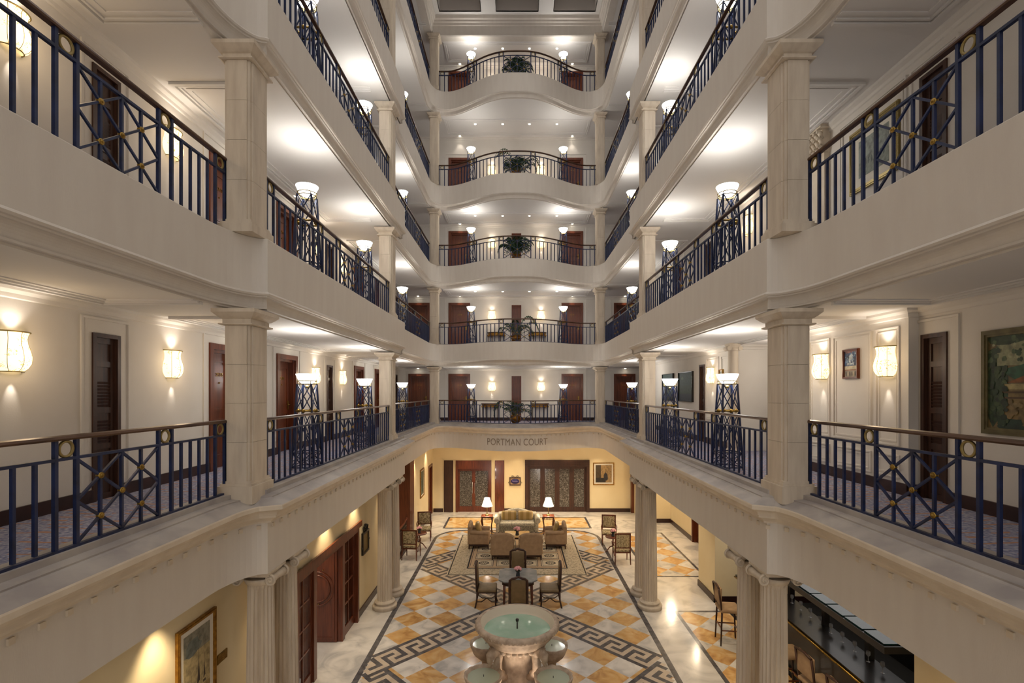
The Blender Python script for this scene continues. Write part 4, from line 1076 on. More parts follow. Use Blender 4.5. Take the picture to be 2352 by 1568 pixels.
MB().tube([(-.13+.26*i/40, -.036, -.012+.03*sin(i*.95)*(1.5 if i < 5 else .7)) for i in range(41)], .006, 6).put('lettering', 'lilac', t)
t = thing('hanging_sign', 'ornate black framed gold notice beside the wooden screen doors', 'sign', (GX, 12.88, EYE-3.83), pi/2)
m = MB()
for a0, a1, b0, b1 in ((-.26, .26, .2, .25), (-.26, .26, -.31, -.26), (-.26, -.21, -.26, .2), (.21, .26, -.26, .2)): m.box(a0, a1, -.05, 0, b0, b1)
for s_ in (-1, 1): m.tube([(s_*.02, -.03, .25), (s_*.10, -.03, .40), (s_*.20, -.03, .36), (s_*.14, -.03, .27)], .018, 6)
m.ball((0, -.03, .40), .04, 8); m.ball((.29, -.03, -.02), .025, 8); m.ball((-.29, -.03, -.12), .025, 8); m.put('frame', 'black', t)
MB().box(-.21, .21, -.025, 0, -.26, .2).put('panel', 'brassd', t)

# ------------------------------------------------------------------ ground floor doors
def glass_leaves(parent, xs, y, h, sill=.18, stile=.075, wood='redwood'):
    for a, b in zip(xs, xs[1:]):
        m = MB(); m.box(a, a+stile, y, y+.05, 0, h); m.box(b-stile, b, y, y+.05, 0, h); m.box(a+stile, b-stile, y, y+.05, 0, sill+.08); m.box(a+stile, b-stile, y, y+.05, h-.1, h)
        d = m.put('door_leaf', wood, parent)
        MB().box(a+stile, b-stile, y+.02, y+.03, sill+.08, h-.1).put('glass_panel', 'etched', d)
ND += 1
t = thing(f'door_{ND}', 'pair of etched glass lobby doors with tall silver handles', 'door', (-2.03, GB, 0), 0, kind='structure')
m = MB(); m.box(-.83, -.73, -.05, .2, 0, 2.4); m.box(.73, .83, -.05, .2, 0, 2.4); m.box(-.73, .73, -.05, .2, 2.0, 2.4); m.put('frame', 'redwood', t)
glass_leaves(t, (-.73, 0, .73), .05, 2.0)
for s_ in (-1, 1): MB().tube([(s_*.055, .04, .85), (s_*.055, .0, .87), (s_*.055, .0, 1.35), (s_*.055, .04, 1.37)], .012, 8).put('door_handle', 'steel', t)
ND += 1
t = thing(f'door_{ND}', 'four-leaf etched glass doors in wide dark frame', 'door', (1.86, GB, 0), 0, kind='structure')
m = MB(); m.box(-1.5, -1.36, -.06, .2, 0, 2.42); m.box(1.36, 1.5, -.06, .2, 0, 2.42); m.box(-1.36, 1.36, -.06, .2, 2.1, 2.42)
for q in (2.15, 2.22, 2.3): m.box(-1.5, 1.5, -.075, -.06, q, q+.03)
m.put('frame', 'darkwood', t)
glass_leaves(t, (-1.36, -.68, 0, .68, 1.36), .05, 2.1, .14, .11, 'darkwood')
for x, sd in ((-3.19, 'left'), (-.82, 'right')):
    ND += 1; t = thing(f'door_{ND}', f'tall narrow panelled shutter {sd} of the paired etched glass doors', 'door', (x, GB, 0), 0, kind='structure')
    hw = .215; m = MB().box(-hw, hw, -.045, 0, 0, 2.4)
    for b0, b1 in ((.12, .75), (.83, 2.28)): m.box(-hw+.07, hw-.07, -.06, -.045, b0, b1); m.box(-hw+.11, hw-.11, -.066, -.06, b0+.04, b1-.04)
    m.put('panel', 'darkwood' if x < -2 else 'redwood', t)
room_door(.94, 2.29, None, 'brown wooden door in the far left corner of the lobby', GX, 22.62, 0, pi/2, -1)
room_door(1.0, 2.29, None, 'dark wooden door on the far right lobby wall', 6.55, 18.25, 0, -pi/2, 1)
m = MB().box(5.27, 5.40, 23.1, 23.3, 0, 2.4); tag(m.put('door_jamb', 'redwood'), 'mahogany door jamb at the right end of the rear lobby wall', 'door jamb')
# wooden screen with glazed leaves and round-panelled inner doors
ND += 1
t = thing(f'door_{ND}', 'mahogany entrance with glazed screens and inner doors on the left lobby wall', 'door', (GX, 10.5, 0), pi/2, kind='structure')
m = MB(); m.box(-1.745, -1.63, -.07, .3, 0, 2.2); m.box(1.63, 1.745, -.07, .3, 0, 2.2); m.box(-1.745, 1.745, -.07, .3, 2.2, 2.375); m.box(-1.85, 1.85, -.11, -.07, 2.3, 2.44)
m.box(.72, .86, -.02, .2, 0, 2.2); m.box(-.86, -.72, -.02, .2, 0, 2.2); m.put('frame', 'redwood', t)
for a, b in ((-1.63, -.86), (.86, 1.63)):
    m = MB(); m.box(a, a+.06, .02, .07, 0, 2.19); m.box(b-.06, b, .02, .07, 0, 2.19); a, b = a+.06, b-.06; m.box(a, b, .02, .07, 0, .2); m.box(a, b, .02, .07, 2.12, 2.19)
    for q in (.68, 1.16, 1.64): m.box(a, b, .03, .06, q, q+.03)
    m.box((a+b)/2-.015, (a+b)/2+.015, .028, .062, .2, 2.12)
    l = m.put('glazed_screen', 'redwood', t); MB().box(a, b, .043, .047, .2, 2.12).put('glass_panel', 'glass', l)
# inner leaf swung open into the vestibule, standing across the passage
m = MB(); m.box(-.02, .03, .1, 1.0, .01, 2.18)
m.box(-.035, -.02, .20, .90, .06, .12); m.box(-.035, -.02, .15, .20, .06, 2.12); m.box(-.035, -.02, .90, .95, .06, 2.12); m.box(-.035, -.02, .20, .90, 2.07, 2.12)
for zc, r in ((1.2, .30), (1.2, .38)):
    m.tube([(-.03, .55+r*cos(2*pi*i/32), zc+r*sin(2*pi*i/32)) for i in range(32)], .016, 8, closed=True)
m.lathe([(.001, .0), (.2, .012), (.28, .0)], 28)  if False else None
d = m.put('door_leaf', 'redwood', t, (.70, 0, 0))
for k, q in enumerate(((.40, 1.62), (.62, 1.63), (.73, 1.56), (.5, .86), (.66, .84))): MB().ball((-.045, q[0], q[1]), .014, 8).put('stud', 'brass', d)
# mirror image: panel glimpsed left
m = MB(); m.box(-.03, .02, .1, .5, .01, 2.18); m.put('door_leaf', 'redwood', t, (-.70, 0, 0))
m = MB(); m.box(-8, GX-.36, 13.9, 14.0, 0, GZ); m.box(-8, GX-.36, 18.96, 19.06, 0, GZ); m.box(-5.9, -5.8, 14.0, 18.96, -.0, GZ)
struct(m.put('wall_stair', 'cream'), 'inner walls of the stair opening on the left', 'wall')
m = MB().box(GX-.5, GX+.03, 18.2, 18.93, 0, GZ-.02); m.box(GX-1.7, GX-.5, 18.6, 18.93, 0, GZ-.02)
struct(m.put('trim_10', 'redwood'), 'tall mahogany panelling beyond the left stair railing', 'panelling')
# stair railing
t = thing('stair_railing', 'dark iron stair railing with reddish handrail behind the far left columns', 'railing', (GX-.02, 15.6, 0))
m = MB(); m.tube([(0, -1.4, .98), (0, .6, .98), (0, 1.9, 1.0), (0, 2.3, 1.08)], .035, 8); m.put('handrail', 'redwood', t)
MB().box(-.05, .05, -1.45, 2.4, 0, .12).put('kerb', 'darkwood', t)
MB().bar((0, -1.4, .86), (0, 2.2, .86), .025).put('upper_rail', 'black', t)
for i in range(25): MB().box(-.009, .009, -1.4+i*.15-.009, -1.4+i*.15+.009, .12, .96).put('baluster', 'black', t)
for yy in (-.6, .9):
    m = MB(); m.bar((0, yy-.25, .14), (0, yy+.25, .85), .016); m.bar((0, yy+.25, .14), (0, yy-.25, .85), .016); m.put('lattice', 'black', t)

# ------------------------------------------------------------------ fountain
FX, FY = 0, 9.4
t = thing('fountain', 'carved stone fountain with round green-watered bowl and four scalloped shells', 'fountain', (FX, FY, 0))
prof = [(.50, 0), (.50, .08), (.42, .12), (.36, .2), (.30, .35), (.275, .6), (.285, .75), (.33, .84), (.40, .90)]
MB().lathe(prof, 40, cap=True).put('pedestal', 'fstone', t)
m = MB(); prof = [(.30, .82), (.42, .88), (.56, .97), (.66, 1.07), (.70, 1.13), (.715, 1.16), (.765, 1.20), (.785, 1.24), (.785, 1.275), (.76, 1.30), (.715, 1.312), (.69, 1.305)]
m.lathe(prof, 64)
n0 = 30
for i in range(n0):
    a = 2*pi*i/n0; m.ball((.50*cos(a), .50*sin(a), .93), .055, 8, sq=(.9, .9, 1.1))
for i in range(72):
    a = 2*pi*i/72; m.ball((.775*cos(a), .775*sin(a), 1.235), .02, 6, sq=(1, 1, 1.3))
b = m.put('bowl', 'fstone', t)
MB().lathe([(.69, 1.305), (.672, 1.27), (.64, 1.19), (.60, 1.12), (.4, 1.07), (.001, 1.05)], 64).put('basin_lining', 'basin', b)
MB().lathe([(.622, 1.155), (.001, 1.155)], 64).put('water', 'water', t)
m = MB(); m.tube([(0, 0, 1.06), (0, 0, 1.29)], .013, 8); m.lathe([(.012, 1.27), (.03, 1.30), (.032, 1.33), (.022, 1.34), (.001, 1.335)], 14); m.put('nozzle', 'black', t)
for k, (sx, sy, rr_) in enumerate(((-.59, -.62, .335), (.63, -.66, .335), (-.62, .52, .31), (.68, .44, .31))):
    m = MB(); n_ = 64; prof = [(.05, .30), (.16, .34), (.27, .44), (.325, .56), (.345, .635), (.335, .645), (.31, .635), (.28, .60)]
    vs = []
    for r, z_ in prof:
        for j in range(n_): 
            a = 2*pi*j/n_; f = 1+.035*abs(sin(a*7))*min(1, r/.25); vs.append((r*rr_/.345*f*cos(a), r*rr_/.345*f*sin(a), z_+(.012*abs(sin(a*7)) if r > .3 else 0)))
    m.add(vs, [(i*n_+j, i*n_+(j+1) % n_, (i+1)*n_+(j+1) % n_, (i+1)*n_+j) for i in range(len(prof)-1) for j in range(n_)], 0, True)
    m.lathe([(.16, 0), (.16, .05), (.09, .1), (.07, .2), (.10, .31)], 20)
    s_ = m.put('shell_basin', 'fstone', t, (sx, sy, 0))
    MB().lathe([(.322*rr_/.345, .632), (.29*rr_/.345, .60), (.2, .54), (.001, .52)], 32).put('basin_lining', 'basin', s_)
    MB().lathe([(.30*rr_/.345, .605), (.001, .605)], 32).put('water', 'water2', s_)
    MB().tube([(0, 0, .54), (0, 0, .64)], .006, 6).put('nozzle', 'black', s_)
for k, (sx, sy) in enumerate(((-1, -1), (1, -1), (-1, 1), (1, 1))):
    q = Vector((sx, sy, 0)).normalized(); m = MB(); U = Vector((0, 0, 1))
    # curled fish body: tail from the stem, arching out under the bowl, head spouting over the shell
    pts = [q*.26+U*.34, q*.40+U*.42, q*.50+U*.56, q*.50+U*.70, q*.46+U*.80, q*.50+U*.90, q*.60+U*.93, q*.68+U*.88, q*.71+U*.78]
    m.tube(pts, [.05, .075, .085, .08, .07, .085, .10, .085, .04], 14)
    side = q.cross(U)
    for e in (-1, 1):
        m.ball(tuple(q*.62+U*.975+side*e*.065), .028, 8); m.tube([q*.5+U*.88+side*e*.06, q*.40+U*.96+side*e*.12, q*.34+U*.90+side*e*.15], [.045, .035, .01], 8)
    m.tube([q*.40+U*.42, q*.56+U*.42, q*.62+U*.52], [.05, .045, .02], 8); m.ball(tuple(q*.40+U*.47), .07, 10)
    m.tube([q*.66+U*.80, q*.72+U*.72], [.05, .025], 8)
    m.put('fish_spout', 'fstone', t)
for a in (-pi/2-.5, -pi/2+.5): light('SPOT', (FX+.46*cos(a), FY+.50*sin(a)-.25, .25), 9, (1, .8, .62), .05, (radians(165), 0, 0), 1.6, .8)

# ------------------------------------------------------------------ dining set
def dining_chair():
    t = thing('dining_chair', 'x', 'chair', (0, 0, 0), 0, 'high-backed chairs round the grey table'); dk = 'darkwood'
    MB().rbox((0, .02, .445), (.50, .48, .09), .03, 3, puff=.25).put('seat', 'olive', t)
    m = MB(); m.rbox((0, -.235, .78), (.36, .045, .56), .015, 3, puff=.3); m.xf(Matrix.Translation((0, -.02, .0)) @ Matrix.Rotation(.0, 4, 'X')); m.put('backrest', 'olive', t)
    m = MB()
    for s_ in (-1, 1): m.tube([(s_*.21, -.245, .42), (s_*.215, -.26, .8), (s_*.21, -.272, 1.05), (s_*.15, -.274, 1.09), (s_*.08, -.274, 1.10), (0, -.274, 1.135)], .03, 8)
    m.box(-.22, .22, -.275, -.235, .43, .48); m.put('back_frame', dk, t)
    for s_ in (-1, 1):
        MB().tube([(s_*.225, -.24, .43), (s_*.225, -.245, .2), (s_*.24, -.29, 0)], [.024, .02, .022], 8).put('leg', dk, t)
        MB().tube([(s_*.225, .23, .40), (s_*.235, .24, .28), (s_*.215, .235, .12), (s_*.225, .25, .02), (s_*.23, .265, 0)], [.028, .022, .018, .024, .028], 8).put('leg', dk, t)
    m = MB()
    for s_ in (-1, 1): m.tube([(s_*.22, .235, .16), (s_*.12, .13, .12), (0, 0, .17), (-s_*.12, -.13, .12), (-s_*.22, -.25, .16)], .013, 6)
    m.box(-.24, .24, .225, .25, .385, .415); m.box(-.25, -.225, -.23, .24, .385, .415); m.box(.225, .25, -.23, .24, .385, .415); m.put('stretcher', dk, t); return t
dc = dining_chair(); TX, TY = .02, 13.2
spots = [(TX+.01, TY-.86, 0, 'nearest the fountain, seen from behind'), (TX, TY+.78, pi, 'on the far side facing the camera'), (TX-.82, TY-.02, -pi/2, 'on the left of the table'), (TX+.84, TY-.02, pi/2, 'on the right of the table')]
for i, (x, y, r, wh) in enumerate(spots):
    lb = f'high-backed olive chair with dark carved frame, {wh}'
    if i == 0: dc.location = (x, y, 0); dc.rotation_euler = (0, 0, r); dc['label'] = lb
    else: dup(dc, (x, y, 0), r, lb)
t = thing('dining_table', 'dark table with clipped-corner grey stone top behind the fountain', 'table', (TX, TY, 0))
def octo(w, d, c): return [(-w+c, -d), (w-c, -d), (w, -d+c), (w, d-c), (w-c, d), (-w+c, d), (-w, d-c), (-w, -d+c)]
MB().prism(octo(.50, .50, .15), .745, .775).put('tabletop', 'greytop', t)
MB().prism(octo(.46, .46, .14), .715, .745).prism(octo(.41, .41, .12), .62, .715).put('apron', 'darkwood', t)
for sx in (-1, 1):
    for sy in (-1, 1): MB().tube([(sx*.35, sy*.35, .64), (sx*.36, sy*.36, .3), (sx*.36, sy*.36, 0)], [.035, .026, .02], 8).put('leg', 'redwood', t)
def bouquet(x, y, z, label, big=1.0, vase='glassvase'):
    t = thing('flower_vase', label, 'flowers', (x, y, z)); t.scale = (big,)*3
    MB().lathe([(.05, 0), (.055, .01), (.045, .06), (.04, .10), (.05, .12), (.04, .12), (.03, .1)], 16, cap=True).put('vase', vase, t)
    rnd = random.Random(label); m = MB()
    for i in range(22):
        a = rnd.uniform(0, 2*pi); b_ = rnd.uniform(0, 1); r = .085*sqrt(b_); m.ball((r*cos(a), r*sin(a), .165+.055*(1-b_)), .032, 8, sq=(1, 1, .85))
    m.put('roses', 'pink', t); m = MB()
    for i in range(8): a = i*.785; m.add([(0, 0, .11), (.05*cos(a)-.02*sin(a), .05*sin(a)+.02*cos(a), .135), (.11*cos(a), .11*sin(a), .13), (.05*cos(a)+.02*sin(a), .05*sin(a)-.02*cos(a), .135)], [(0, 1, 2, 3)])
    m.put('leaves', 'leaf', t); return t
bouquet(TX, TY-.08, .775, 'pink rose posy in a small dark vase on the grey table', 1.05)

# ------------------------------------------------------------------ rug
RGX, RY0, RY1 = 2.16, 15.26, 19.55
t = thing('area_rug', 'large beige rug with dark medallion squares under the seating group', 'rug', (0, 17.4, .004))
m = MB(); y0, y1 = RY0-17.4, RY1-17.4; m.box(-RGX, RGX, y0, y1, 0, .008, 1)
def q(x0, x1, a, b, z, mi): m.add([(x0, a, z), (x1, a, z), (x1, b, z), (x0, b, z)], [(0, 1, 2, 3)], mi)
def outl(x0, x1, a, b, w, z, mi): q(x0, x1, a, a+w, z, mi); q(x0, x1, b-w, b, z, mi); q(x0, x0+w, a+w, b-w, z, mi); q(x1-w, x1, a+w, b-w, z, mi)
outl(-RGX+.03, RGX-.03, y0+.03, y1-.03, .035, .009, 2)
e = .56; ix, iy0, iy1 = RGX-e, y0+e, y1-e; q(-ix, ix, iy0, iy1, .009, 0); outl(-ix, ix, iy0, iy1, .05, .0095, 2); outl(-ix+.08, ix-.08, iy0+.08, iy1-.08, .015, .0095, 2)
nx, ny = 4, 4; cw = (2*ix-.3)/nx; ch = (iy1-iy0-.3)/ny
for i in range(nx):
    for j in range(ny):
        cx = -ix+.15+cw*(i+.5); cy = iy0+.15+ch*(j+.5); a, b = cw/2-.05, ch/2-.05
        q(cx-a, cx+a, cy-b, cy+b, .0095, 3); outl(cx-a, cx+a, cy-b, cy+b, .018, .010, 2); outl(cx-a+.05, cx+a-.05, cy-b+.05, cy+b-.05, .01, .010, 2)
        for k in range(16): 
            aa = -a+.035+k*(2*a-.07)/15; q(cx+aa-.006, cx+aa+.006, cy-b+.02, cy-b+.045, .010, 2); q(cx+aa-.006, cx+aa+.006, cy+b-.045, cy+b-.02, .010, 2)
        m.lathe([(.17, .0102), (.13, .0102)], 20, (cx, cy, 0), 2, sy=.9, smooth=False)
        for k in range(8): aa = k*pi/4+.2; m.add([(cx+.02*cos(aa+1), cy+.02*sin(aa+1), .0103), (cx+.11*cos(aa-.25), cy+.1*sin(aa-.25), .0103), (cx+.125*cos(aa+.15), cy+.11*sin(aa+.15), .0103)], [(0, 1, 2)], 2)
m.put('pile', ['rugbase', 'rugborder', 'rugdark', 'rugcream'], t)
RZ = .013
# ------------------------------------------------------------------ sofa, armchairs
def sofa():
    t = thing('sofa', 'pale camelback sofa with rolled arms and striped gold cushions between the table lamps', 'sofa', (0, 19.72, RZ), pi)
    w = .86; f = 'sofa'; m = MB()
    m.rbox((0, 0, .27), (1.5, .74, .26), .04); m.put('base', f, t)
    MB().rbox((0, .03, .44), (1.36, .66, .12), .045, 3, puff=.15).put('seat', f, t)
    MB().box(-.70, .70, .362, .372, .15, .39).put('front_skirt', 'sofad', t)
    poly = [(-.74, .3)]; 
    for i in range(25): u = -1+2*i/24; poly.append((u*.74, .70+.15*(.5+.5*cos(pi*u))))
    poly.append((.74, .3)); m = MB().prismv(poly, -.40, -.26); m.tube([(x, -.33, z) for x, z in poly[1:-1]], .085, 10); m.put('backrest', f, t)
    for s_ in (-1, 1):
        m = MB(); m.rbox((s_*.76, 0, .36), (.13, .74, .44), .04); m.tube([(s_*.80, -.34, .62), (s_*.80, 0, .61), (s_*.80, .38, .58)], [.10, .105, .10], 14); m.put('arm', f, t)
        for yy in (-.32, .32): MB().tube([(s_*.72, yy, .15), (s_*.74, yy, 0)], [.03, .018], 8).put('leg', 'darkwood', t)
    return t
sofa()
for x, sd in ((-.33, 'left'), (.33, 'right')):
    R = Matrix.Rotation(.22, 3, 'X'); o = MB().rbox((0, 0, 0), (.58, .14, .38), .06, 3, rot=R, puff=.3).put('cushion', 'stripe', None, (x, 19.86, RZ+.68)); tag(o, f'wide gold striped cushion on the {sd} of the pale sofa', 'cushion', 'striped sofa cushions')
def armchair(name, sc=1.0):
    t = thing(name, 'x', 'armchair', (0, 0, 0), 0, 'taupe upholstered armchairs'); f = 'taupe'
    MB().rbox((0, 0, .29), (.74, .72, .26), .04).put('base', f, t); MB().box(-.34, .34, -.34, .33, .10, .17).put('under_shadow', 'darkwood', t)  # dark box added to imitate the shadow under the chair
    MB().rbox((0, .06, .45), (.54, .58, .12), .045, 3, puff=.15).put('seat', f, t)
    poly = [(-.36, .18)]
    for i in range(17): u = -1+2*i/16; poly.append((u*.36, .74+.10*(1-abs(u)**3.5)))
    poly.append((.36, .18)); m = MB().prismv(poly, -.40, -.27); m.tube([(x, -.335, z) for x, z in poly[1:-1]], .065, 10); m.put('backrest', f, t)
    for s_ in (-1, 1):
        m = MB(); m.rbox((s_*.33, .0, .36), (.12, .70, .38), .04); m.tube([(s_*.345, -.3, .60), (s_*.345, 0, .575), (s_*.345, .35, .555)], [.075, .075, .07], 12); m.put('arm', f, t)
        for yy in (-.34, .32): MB().tube([(s_*.32, yy, .17), (s_*.33, yy*1.03, 0)], [.03, .02], 8).put('leg', 'darkwood', t)
    return t
ac = armchair('armchair')
for i, (x, y, r, lb) in enumerate(((-.50, 16.95, 0, 'taupe armchair seen from behind, left of the front pair'), (.46, 16.95, 0, 'taupe armchair seen from behind, right of the front pair'),
                                   (-1.36, 18.1, -pi/2, 'taupe armchair in profile left of the sofa'), (1.36, 18.1, pi/2, 'taupe armchair in profile right of the sofa'))):
    if i == 0: ac.location = (x, y, RZ); ac.rotation_euler = (0, 0, r); ac['label'] = lb
    else: dup(ac, (x, y, RZ), r, lb)
for x, s_, sd in ((-1.50, 1, 'left'), (1.50, -1, 'right')):
    R = Matrix.Rotation(s_*-.3, 3, 'Y') @ Matrix.Rotation(.78*0, 3, 'X')
    o = MB().rbox((0, 0, 0), (.13, .38, .38), .05, 3, rot=R, puff=.35).put('cushion', 'pillow', None, (x+s_*.10, 18.1, RZ+.69)); tag(o, f'gold silk cushion on the {sd} profile armchair', 'cushion', 'gold armchair cushions')
t = thing('coffee_table', 'low square coffee table amid the armchairs', 'table', (0, 18.15, RZ))
MB().box(-.45, .45, -.4, .4, .40, .43).put('tabletop', 'yellow_marble', t); MB().box(-.42, .42, -.37, .37, .34, .40).put('apron', 'darkwood', t)
for sx in (-1, 1):
    for sy in (-1, 1): MB().box(sx*.39-.025, sx*.39+.025, sy*.34-.025, sy*.34+.025, 0, .34).put('leg', 'darkwood', t)
bouquet(0, 18.0, RZ+.43, 'pink rose posy on the coffee table in front of the sofa', 1.3)
# side tables and lamps
def side_table():
    t = thing('side_table', 'x', 'table', (0, 0, 0), 0, 'mahogany lamp tables'); 
    MB().rbox((0, 0, .70), (.46, .44, .035), .012, 2).put('tabletop', 'redwood', t)
    m = MB(); m.box(-.19, .19, -.18, .18, .655, .685)
    for i in range(7): m.box(-.14+i*.045-.008, -.14+i*.045+.008, -.185, -.17, .60, .655)
    m.box(-.17, .17, -.185, -.17, .585, .60); m.put('apron', 'redwood', t)
    for sx in (-1, 1):
        for sy in (-1, 1): MB().tube([(sx*.18, sy*.17, .67), (sx*.215, sy*.20, .56), (sx*.17, sy*.16, .3), (sx*.19, sy*.18, .06), (sx*.215, sy*.2, 0)], [.028, .03, .018, .014, .022], 8).put('leg', 'redwood', t)
    return t
def table_lamp():
    t = thing('table_lamp', 'x', 'lamp', (0, 0, 0), 0, 'lit table lamps beside the sofa')
    MB().lathe([(.075, 0), (.08, .015), (.05, .03), (.02, .045)], 20, cap=True).put('base', 'brass', t)
    MB().lathe([(.014, .04), (.018, .1), (.011, .14), (.013, .3), (.018, .32), (.01, .36), (.008, .5)], 14).put('stem', 'brass', t)
    m = MB(); n_ = 72; vs = []
    for r, z_ in ((.215, .36), (.20, .40), (.15, .55), (.115, .66), (.112, .68)):
        for j in range(n_): a = 2*pi*j/n_; k = 1+.018*(j % 2); vs.append((r*k*cos(a), r*k*sin(a), z_))
    m.add(vs, [(i*n_+j, i*n_+(j+1) % n_, (i+1)*n_+(j+1) % n_, (i+1)*n_+j) for i in range(4) for j in range(n_)]); m.put('lamp_shade', 'shade', t)
    return t
st = side_table(); tl = table_lamp()
for i, (x, sd) in enumerate(((-1.19, 'left'), (1.23, 'right'))):
    a = f'small mahogany cabriole-legged table {sd} of the sofa'; b = f'lit brass table lamp with pleated white shade {sd} of the sofa'
    if i == 0: st.location = (x, 19.75, 0); st['label'] = a; tl.location = (x, 19.78, .7175); tl['label'] = b
    else: dup(st, (x, 19.75, 0), 0, a); dup(tl, (x, 19.78, .7175), 0, b)
    light('POINT', (x, 19.78, .7175+.72), P_TABLE, SOFT, .06); light('POINT', (x, 19.78, .7175+.30), P_TABLE*.6, SOFT, .06)
# ------------------------------------------------------------------ carved open armchairs with small round tables
def fauteuil():
    t = thing('open_armchair', 'x', 'armchair', (0, 0, 0), 0, 'tapestry backed open armchairs'); dk = 'redwood'
    MB().rbox((0, .02, .43), (.50, .46, .08), .03, 3, puff=.2).put('seat', 'floral', t)
    MB().rbox((0, -.225, .76), (.44, .035, .42), .012, 2).put('backrest', 'floral', t)
    m = MB()
    for s_ in (-1, 1): m.box(s_*.24-.02, s_*.24+.02, -.25, -.205, .38, 1.0)
    m.box(-.26, .26, -.25, -.205, .97, 1.01); m.box(-.24, .24, -.25, -.205, .52, .555); m.put('back_frame', dk, t)
    m = MB(); m.box(-.25, .25, -.23, .25, .365, .395); m.put('seat_rail', dk, t)
    for s_ in (-1, 1):
        MB().tube([(s_*.245, -.22, .68), (s_*.27, 0, .66), (s_*.28, .14, .65), (s_*.27, .16, .6), (s_*.25, .12, .4)], .016, 8).put('arm', dk, t)
        MB().tube([(s_*.235, .22, .38), (s_*.235, .23, 0)], [.024, .014], 8).put('leg', dk, t); MB().tube([(s_*.24, -.225, .38), (s_*.25, -.25, 0)], [.022, .018], 8).put('leg', dk, t)
    return t
fa = fauteuil()
for i, (x, y, r, lb) in enumerate(((-3.56, 16.85, -.1, 'tapestry-backed armchair seen from behind beside the far left columns'), (-3.52, 18.95, pi+.15, 'tapestry-backed armchair facing the camera beside the left round table'),
                                   (3.42, 16.45, .0, 'tapestry-backed armchair seen from behind beside the far right columns'), (3.38, 18.45, pi-.15, 'tapestry-backed armchair facing the camera beside the right round table'))):
    if i == 0: fa.location = (x, y, 0); fa.rotation_euler = (0, 0, r); fa['label'] = lb
    else: dup(fa, (x, y, 0), r, lb)
def pedestal_table(x, y, label):
    t = thing('pedestal_table', label, 'table', (x, y, 0))
    MB().lathe([(.001, .56), (.26, .56), (.27, .575), (.26, .59), (.001, .59)], 28).put('tabletop', 'redwood', t)
    MB().lathe([(.03, .22), (.045, .27), (.02, .36), (.03, .5), (.06, .56)], 14).put('stem', 'redwood', t)
    for k in range(3): a = k*2*pi/3+.5; MB().tube([(0, 0, .26), (.12*cos(a), .12*sin(a), .2), (.24*cos(a), .24*sin(a), .03), (.28*cos(a), .28*sin(a), .0)], [.025, .02, .015, .015], 8).put('leg', 'redwood', t)
pedestal_table(-3.47, 17.75, 'small round wooden tripod table between the left open armchairs')
pedestal_table(3.32, 17.35, 'small round wooden tripod table between the right open armchairs')
bouquet(-3.47, 17.75, .59, 'pink rose posy on the left tripod table', 1.0); bouquet(3.32, 17.35, .59, 'pink rose posy on the right tripod table', 1.1)

# ------------------------------------------------------------------ bar
t = thing('bar_counter', 'long black bar counter with brass edge rail behind the near right columns', 'counter', (5.36, 9.6, 0))
MB().box(.12, .58, -2.6, 2.6, 0, 1.06).put('front_panel', 'black', t); MB().box(0, .64, -2.7, 2.7, 1.06, 1.11).put('worktop', 'black', t)
MB().tube([(-.02, -2.7, 1.06), (-.02, 2.7, 1.06)], .02, 8).put('edge_rail', 'brass', t); MB().tube([(-.06, -2.7, .2), (-.06, 2.7, .2)], .02, 8).put('foot_rail', 'brass', t)
for y in (-2.4, -1.2, 0, 1.2, 2.4): MB().box(.5, .6, y-.05, y+.05, 1.11, 2.0).put('post', 'black', t)
c = MB().box(-.30, .75, -2.7, 2.7, 1.98, 2.08).put('canopy', 'black', t); 
for i in range(12): MB().box(-.27, .72, -2.65+i*.44, -2.65+i*.44+.40, 2.08, 2.10).put('glass_tile', 'teal', c)
t = thing('back_bar', 'dark shelving of bottles behind the bar', 'shelving', (7.9, 9.6, 0))
MB().box(0, .4, -2.8, 2.8, 0, .95).put('cabinet', 'black', t)
for z_ in (1.3, 1.65, 2.0): MB().box(.1, .4, -2.8, 2.8, z_, z_+.03).put('shelf', 'black', t)
for y in (-2.8, -1.4, 0, 1.4, 2.77): MB().box(.08, .4, y, y+.04, .95, 2.3).put('upright', 'black', t)
bm_ = {k: MB().lathe([(.035, 0), (.038, .01), (.038, .19), (.015, .23), (.013, .29), (.001, .29)], 12).mesh('bottle', k) for k in ('plum', 'green_bottle', 'amber')}
rnd = random.Random(7); ORDN = ('lowest', 'middle', 'upper')
for zi, z_ in enumerate((.95, 1.33, 1.68)):
    for i in range(22):
        y = 9.6-2.6+i*.24
        if abs((i*.24-2.6+2.8) % 1.4) < .07: y += .08
        k = rnd.choice(list(bm_)); o = link('bottle', bm_[k], None, (8.08, y, z_))
        nm = {'plum': 'dark red', 'green_bottle': 'dark green', 'amber': 'amber'}[k]
        tag(o, f'{nm} bottle on the {ORDN[zi]} shelf of the back bar', 'bottle', f'{nm} bottles on the {ORDN[zi]} back bar shelf')
gl = MB().lathe([(.03, 0), (.004, .008), (.004, .08), (.035, .12), (.03, .17)], 12).mesh('wine_glass', 'mirror')
for i in range(9): o = link('wine_glass', gl, None, (5.84, 8.0+i*.33, 1.11)); tag(o, 'stemmed wine glass standing on the bar counter', 'glass', 'wine glasses on the bar counter')
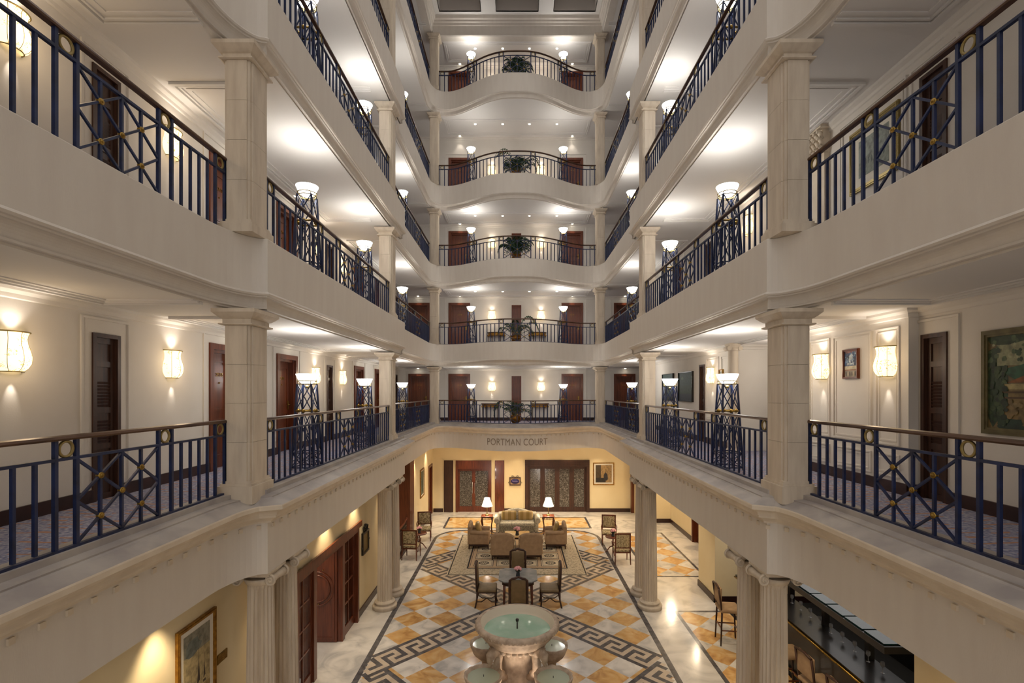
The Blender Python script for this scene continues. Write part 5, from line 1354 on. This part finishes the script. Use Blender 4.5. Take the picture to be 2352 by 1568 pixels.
def stool():
    t = thing('bar_stool', 'x', 'bar stool', (0, 0, 0), 0, 'tall bar stools with padded backs')
    MB().rbox((0, 0, .77), (.46, .46, .09), .035, 3, puff=.2).put('seat', 'taupe', t)
    m = MB().rbox((0, -.22, 1.08), (.42, .05, .38), .02, 3, puff=.3); m.put('backrest', 'taupe', t)
    m = MB()
    for s_ in (-1, 1): m.tube([(s_*.20, -.2, .74), (s_*.215, -.225, .95), (s_*.215, -.27, 1.27)], .02, 8)
    m.tube([(-.21, -.265, 1.27), (0, -.255, 1.29), (.21, -.265, 1.27)], .022, 8); m.put('back_frame', 'darkwood', t)
    for sx in (-1, 1):
        for sy in (-1, 1): MB().tube([(sx*.19, sy*.19, .73), (sx*.21, sy*.22, 0)], [.022, .016], 8).put('leg', 'darkwood', t)
    m = MB(); 
    for a, b in (((-.2, .2, .3), (.2, .2, .3)), ((-.2, -.2, .38), (.2, -.2, .38)), ((-.2, -.2, .34), (-.2, .2, .34)), ((.2, -.2, .34), (.2, .2, .34))): m.bar(a, b, .022)
    m.put('stretcher', 'redwood', t); return t
bs = stool()
for i, (x, y, r, lb) in enumerate(((4.72, 11.2, -pi/2-.1, 'padded bar stool beyond the near right columns'), (5.0, 8.3, -pi/2+.05, 'padded bar stool seen just right of the near right columns'),
                                   (5.0, 7.45, -pi/2, 'padded bar stool nearest the camera at the bottom edge'), (5.02, 9.3, -pi/2, 'padded bar stool hidden in the dark middle of the bar'))):
    if i == 0: bs.location = (x, y, 0); bs.rotation_euler = (0, 0, r); bs['label'] = lb
    else: dup(bs, (x, y, 0), r, lb)

# ------------------------------------------------------------------ ground floor lamps in the arcade ceiling
GC = (1, .80, .54)
for y in (2.5, 5.4, 7.9, 10.2, 12.0, 14.5, 16.6, 19.0, 21.5):
    light('SPOT', (-3.72, y, GZ-.04), P_GROUND*.35, GC, .10, (0, 0, 0), 1.5, .8)
    if y < 22: light('SPOT', (4.2, y, GZ-.04), P_GROUND*.5, GC, .35, (0, 0, 0), 2.0, .8)
for x in (-2.3, -.9, .0, 1.2, 2.4, 3.7): light('SPOT', (x, 22.7, GZ-.04), P_GROUND*.28, GC, .05, (0, 0, 0), 1.5, .8)
for x in (-2.2, 0, 2.2): light('SPOT', (x, 21.2, GZ-.04), P_GROUND*.8, GC, .05, (0, 0, 0), 2.2, .9)
light('POINT', (5.5, 10.0, ct(1)-.35), 9, SOFT, .1)
light('POINT', (6.0, 19.5, GZ-.3), 40, GC, .1); light('POINT', (5.9, 16.3, GZ-.3), 25, GC, .1)
light('SPOT', (-4.6, 10.5, 2.6), 20, GC, .1, (0, 0, 0), 2.4, .9); light('SPOT', (-4.9, 17.0, 3.0), 25, GC, .1, (0, 0, 0), 2.4, .9)
light('SPOT', (5.7, 12.7, GZ-.05), 30, SOFT, .04, (0, 0, 0), 1.4, .8)
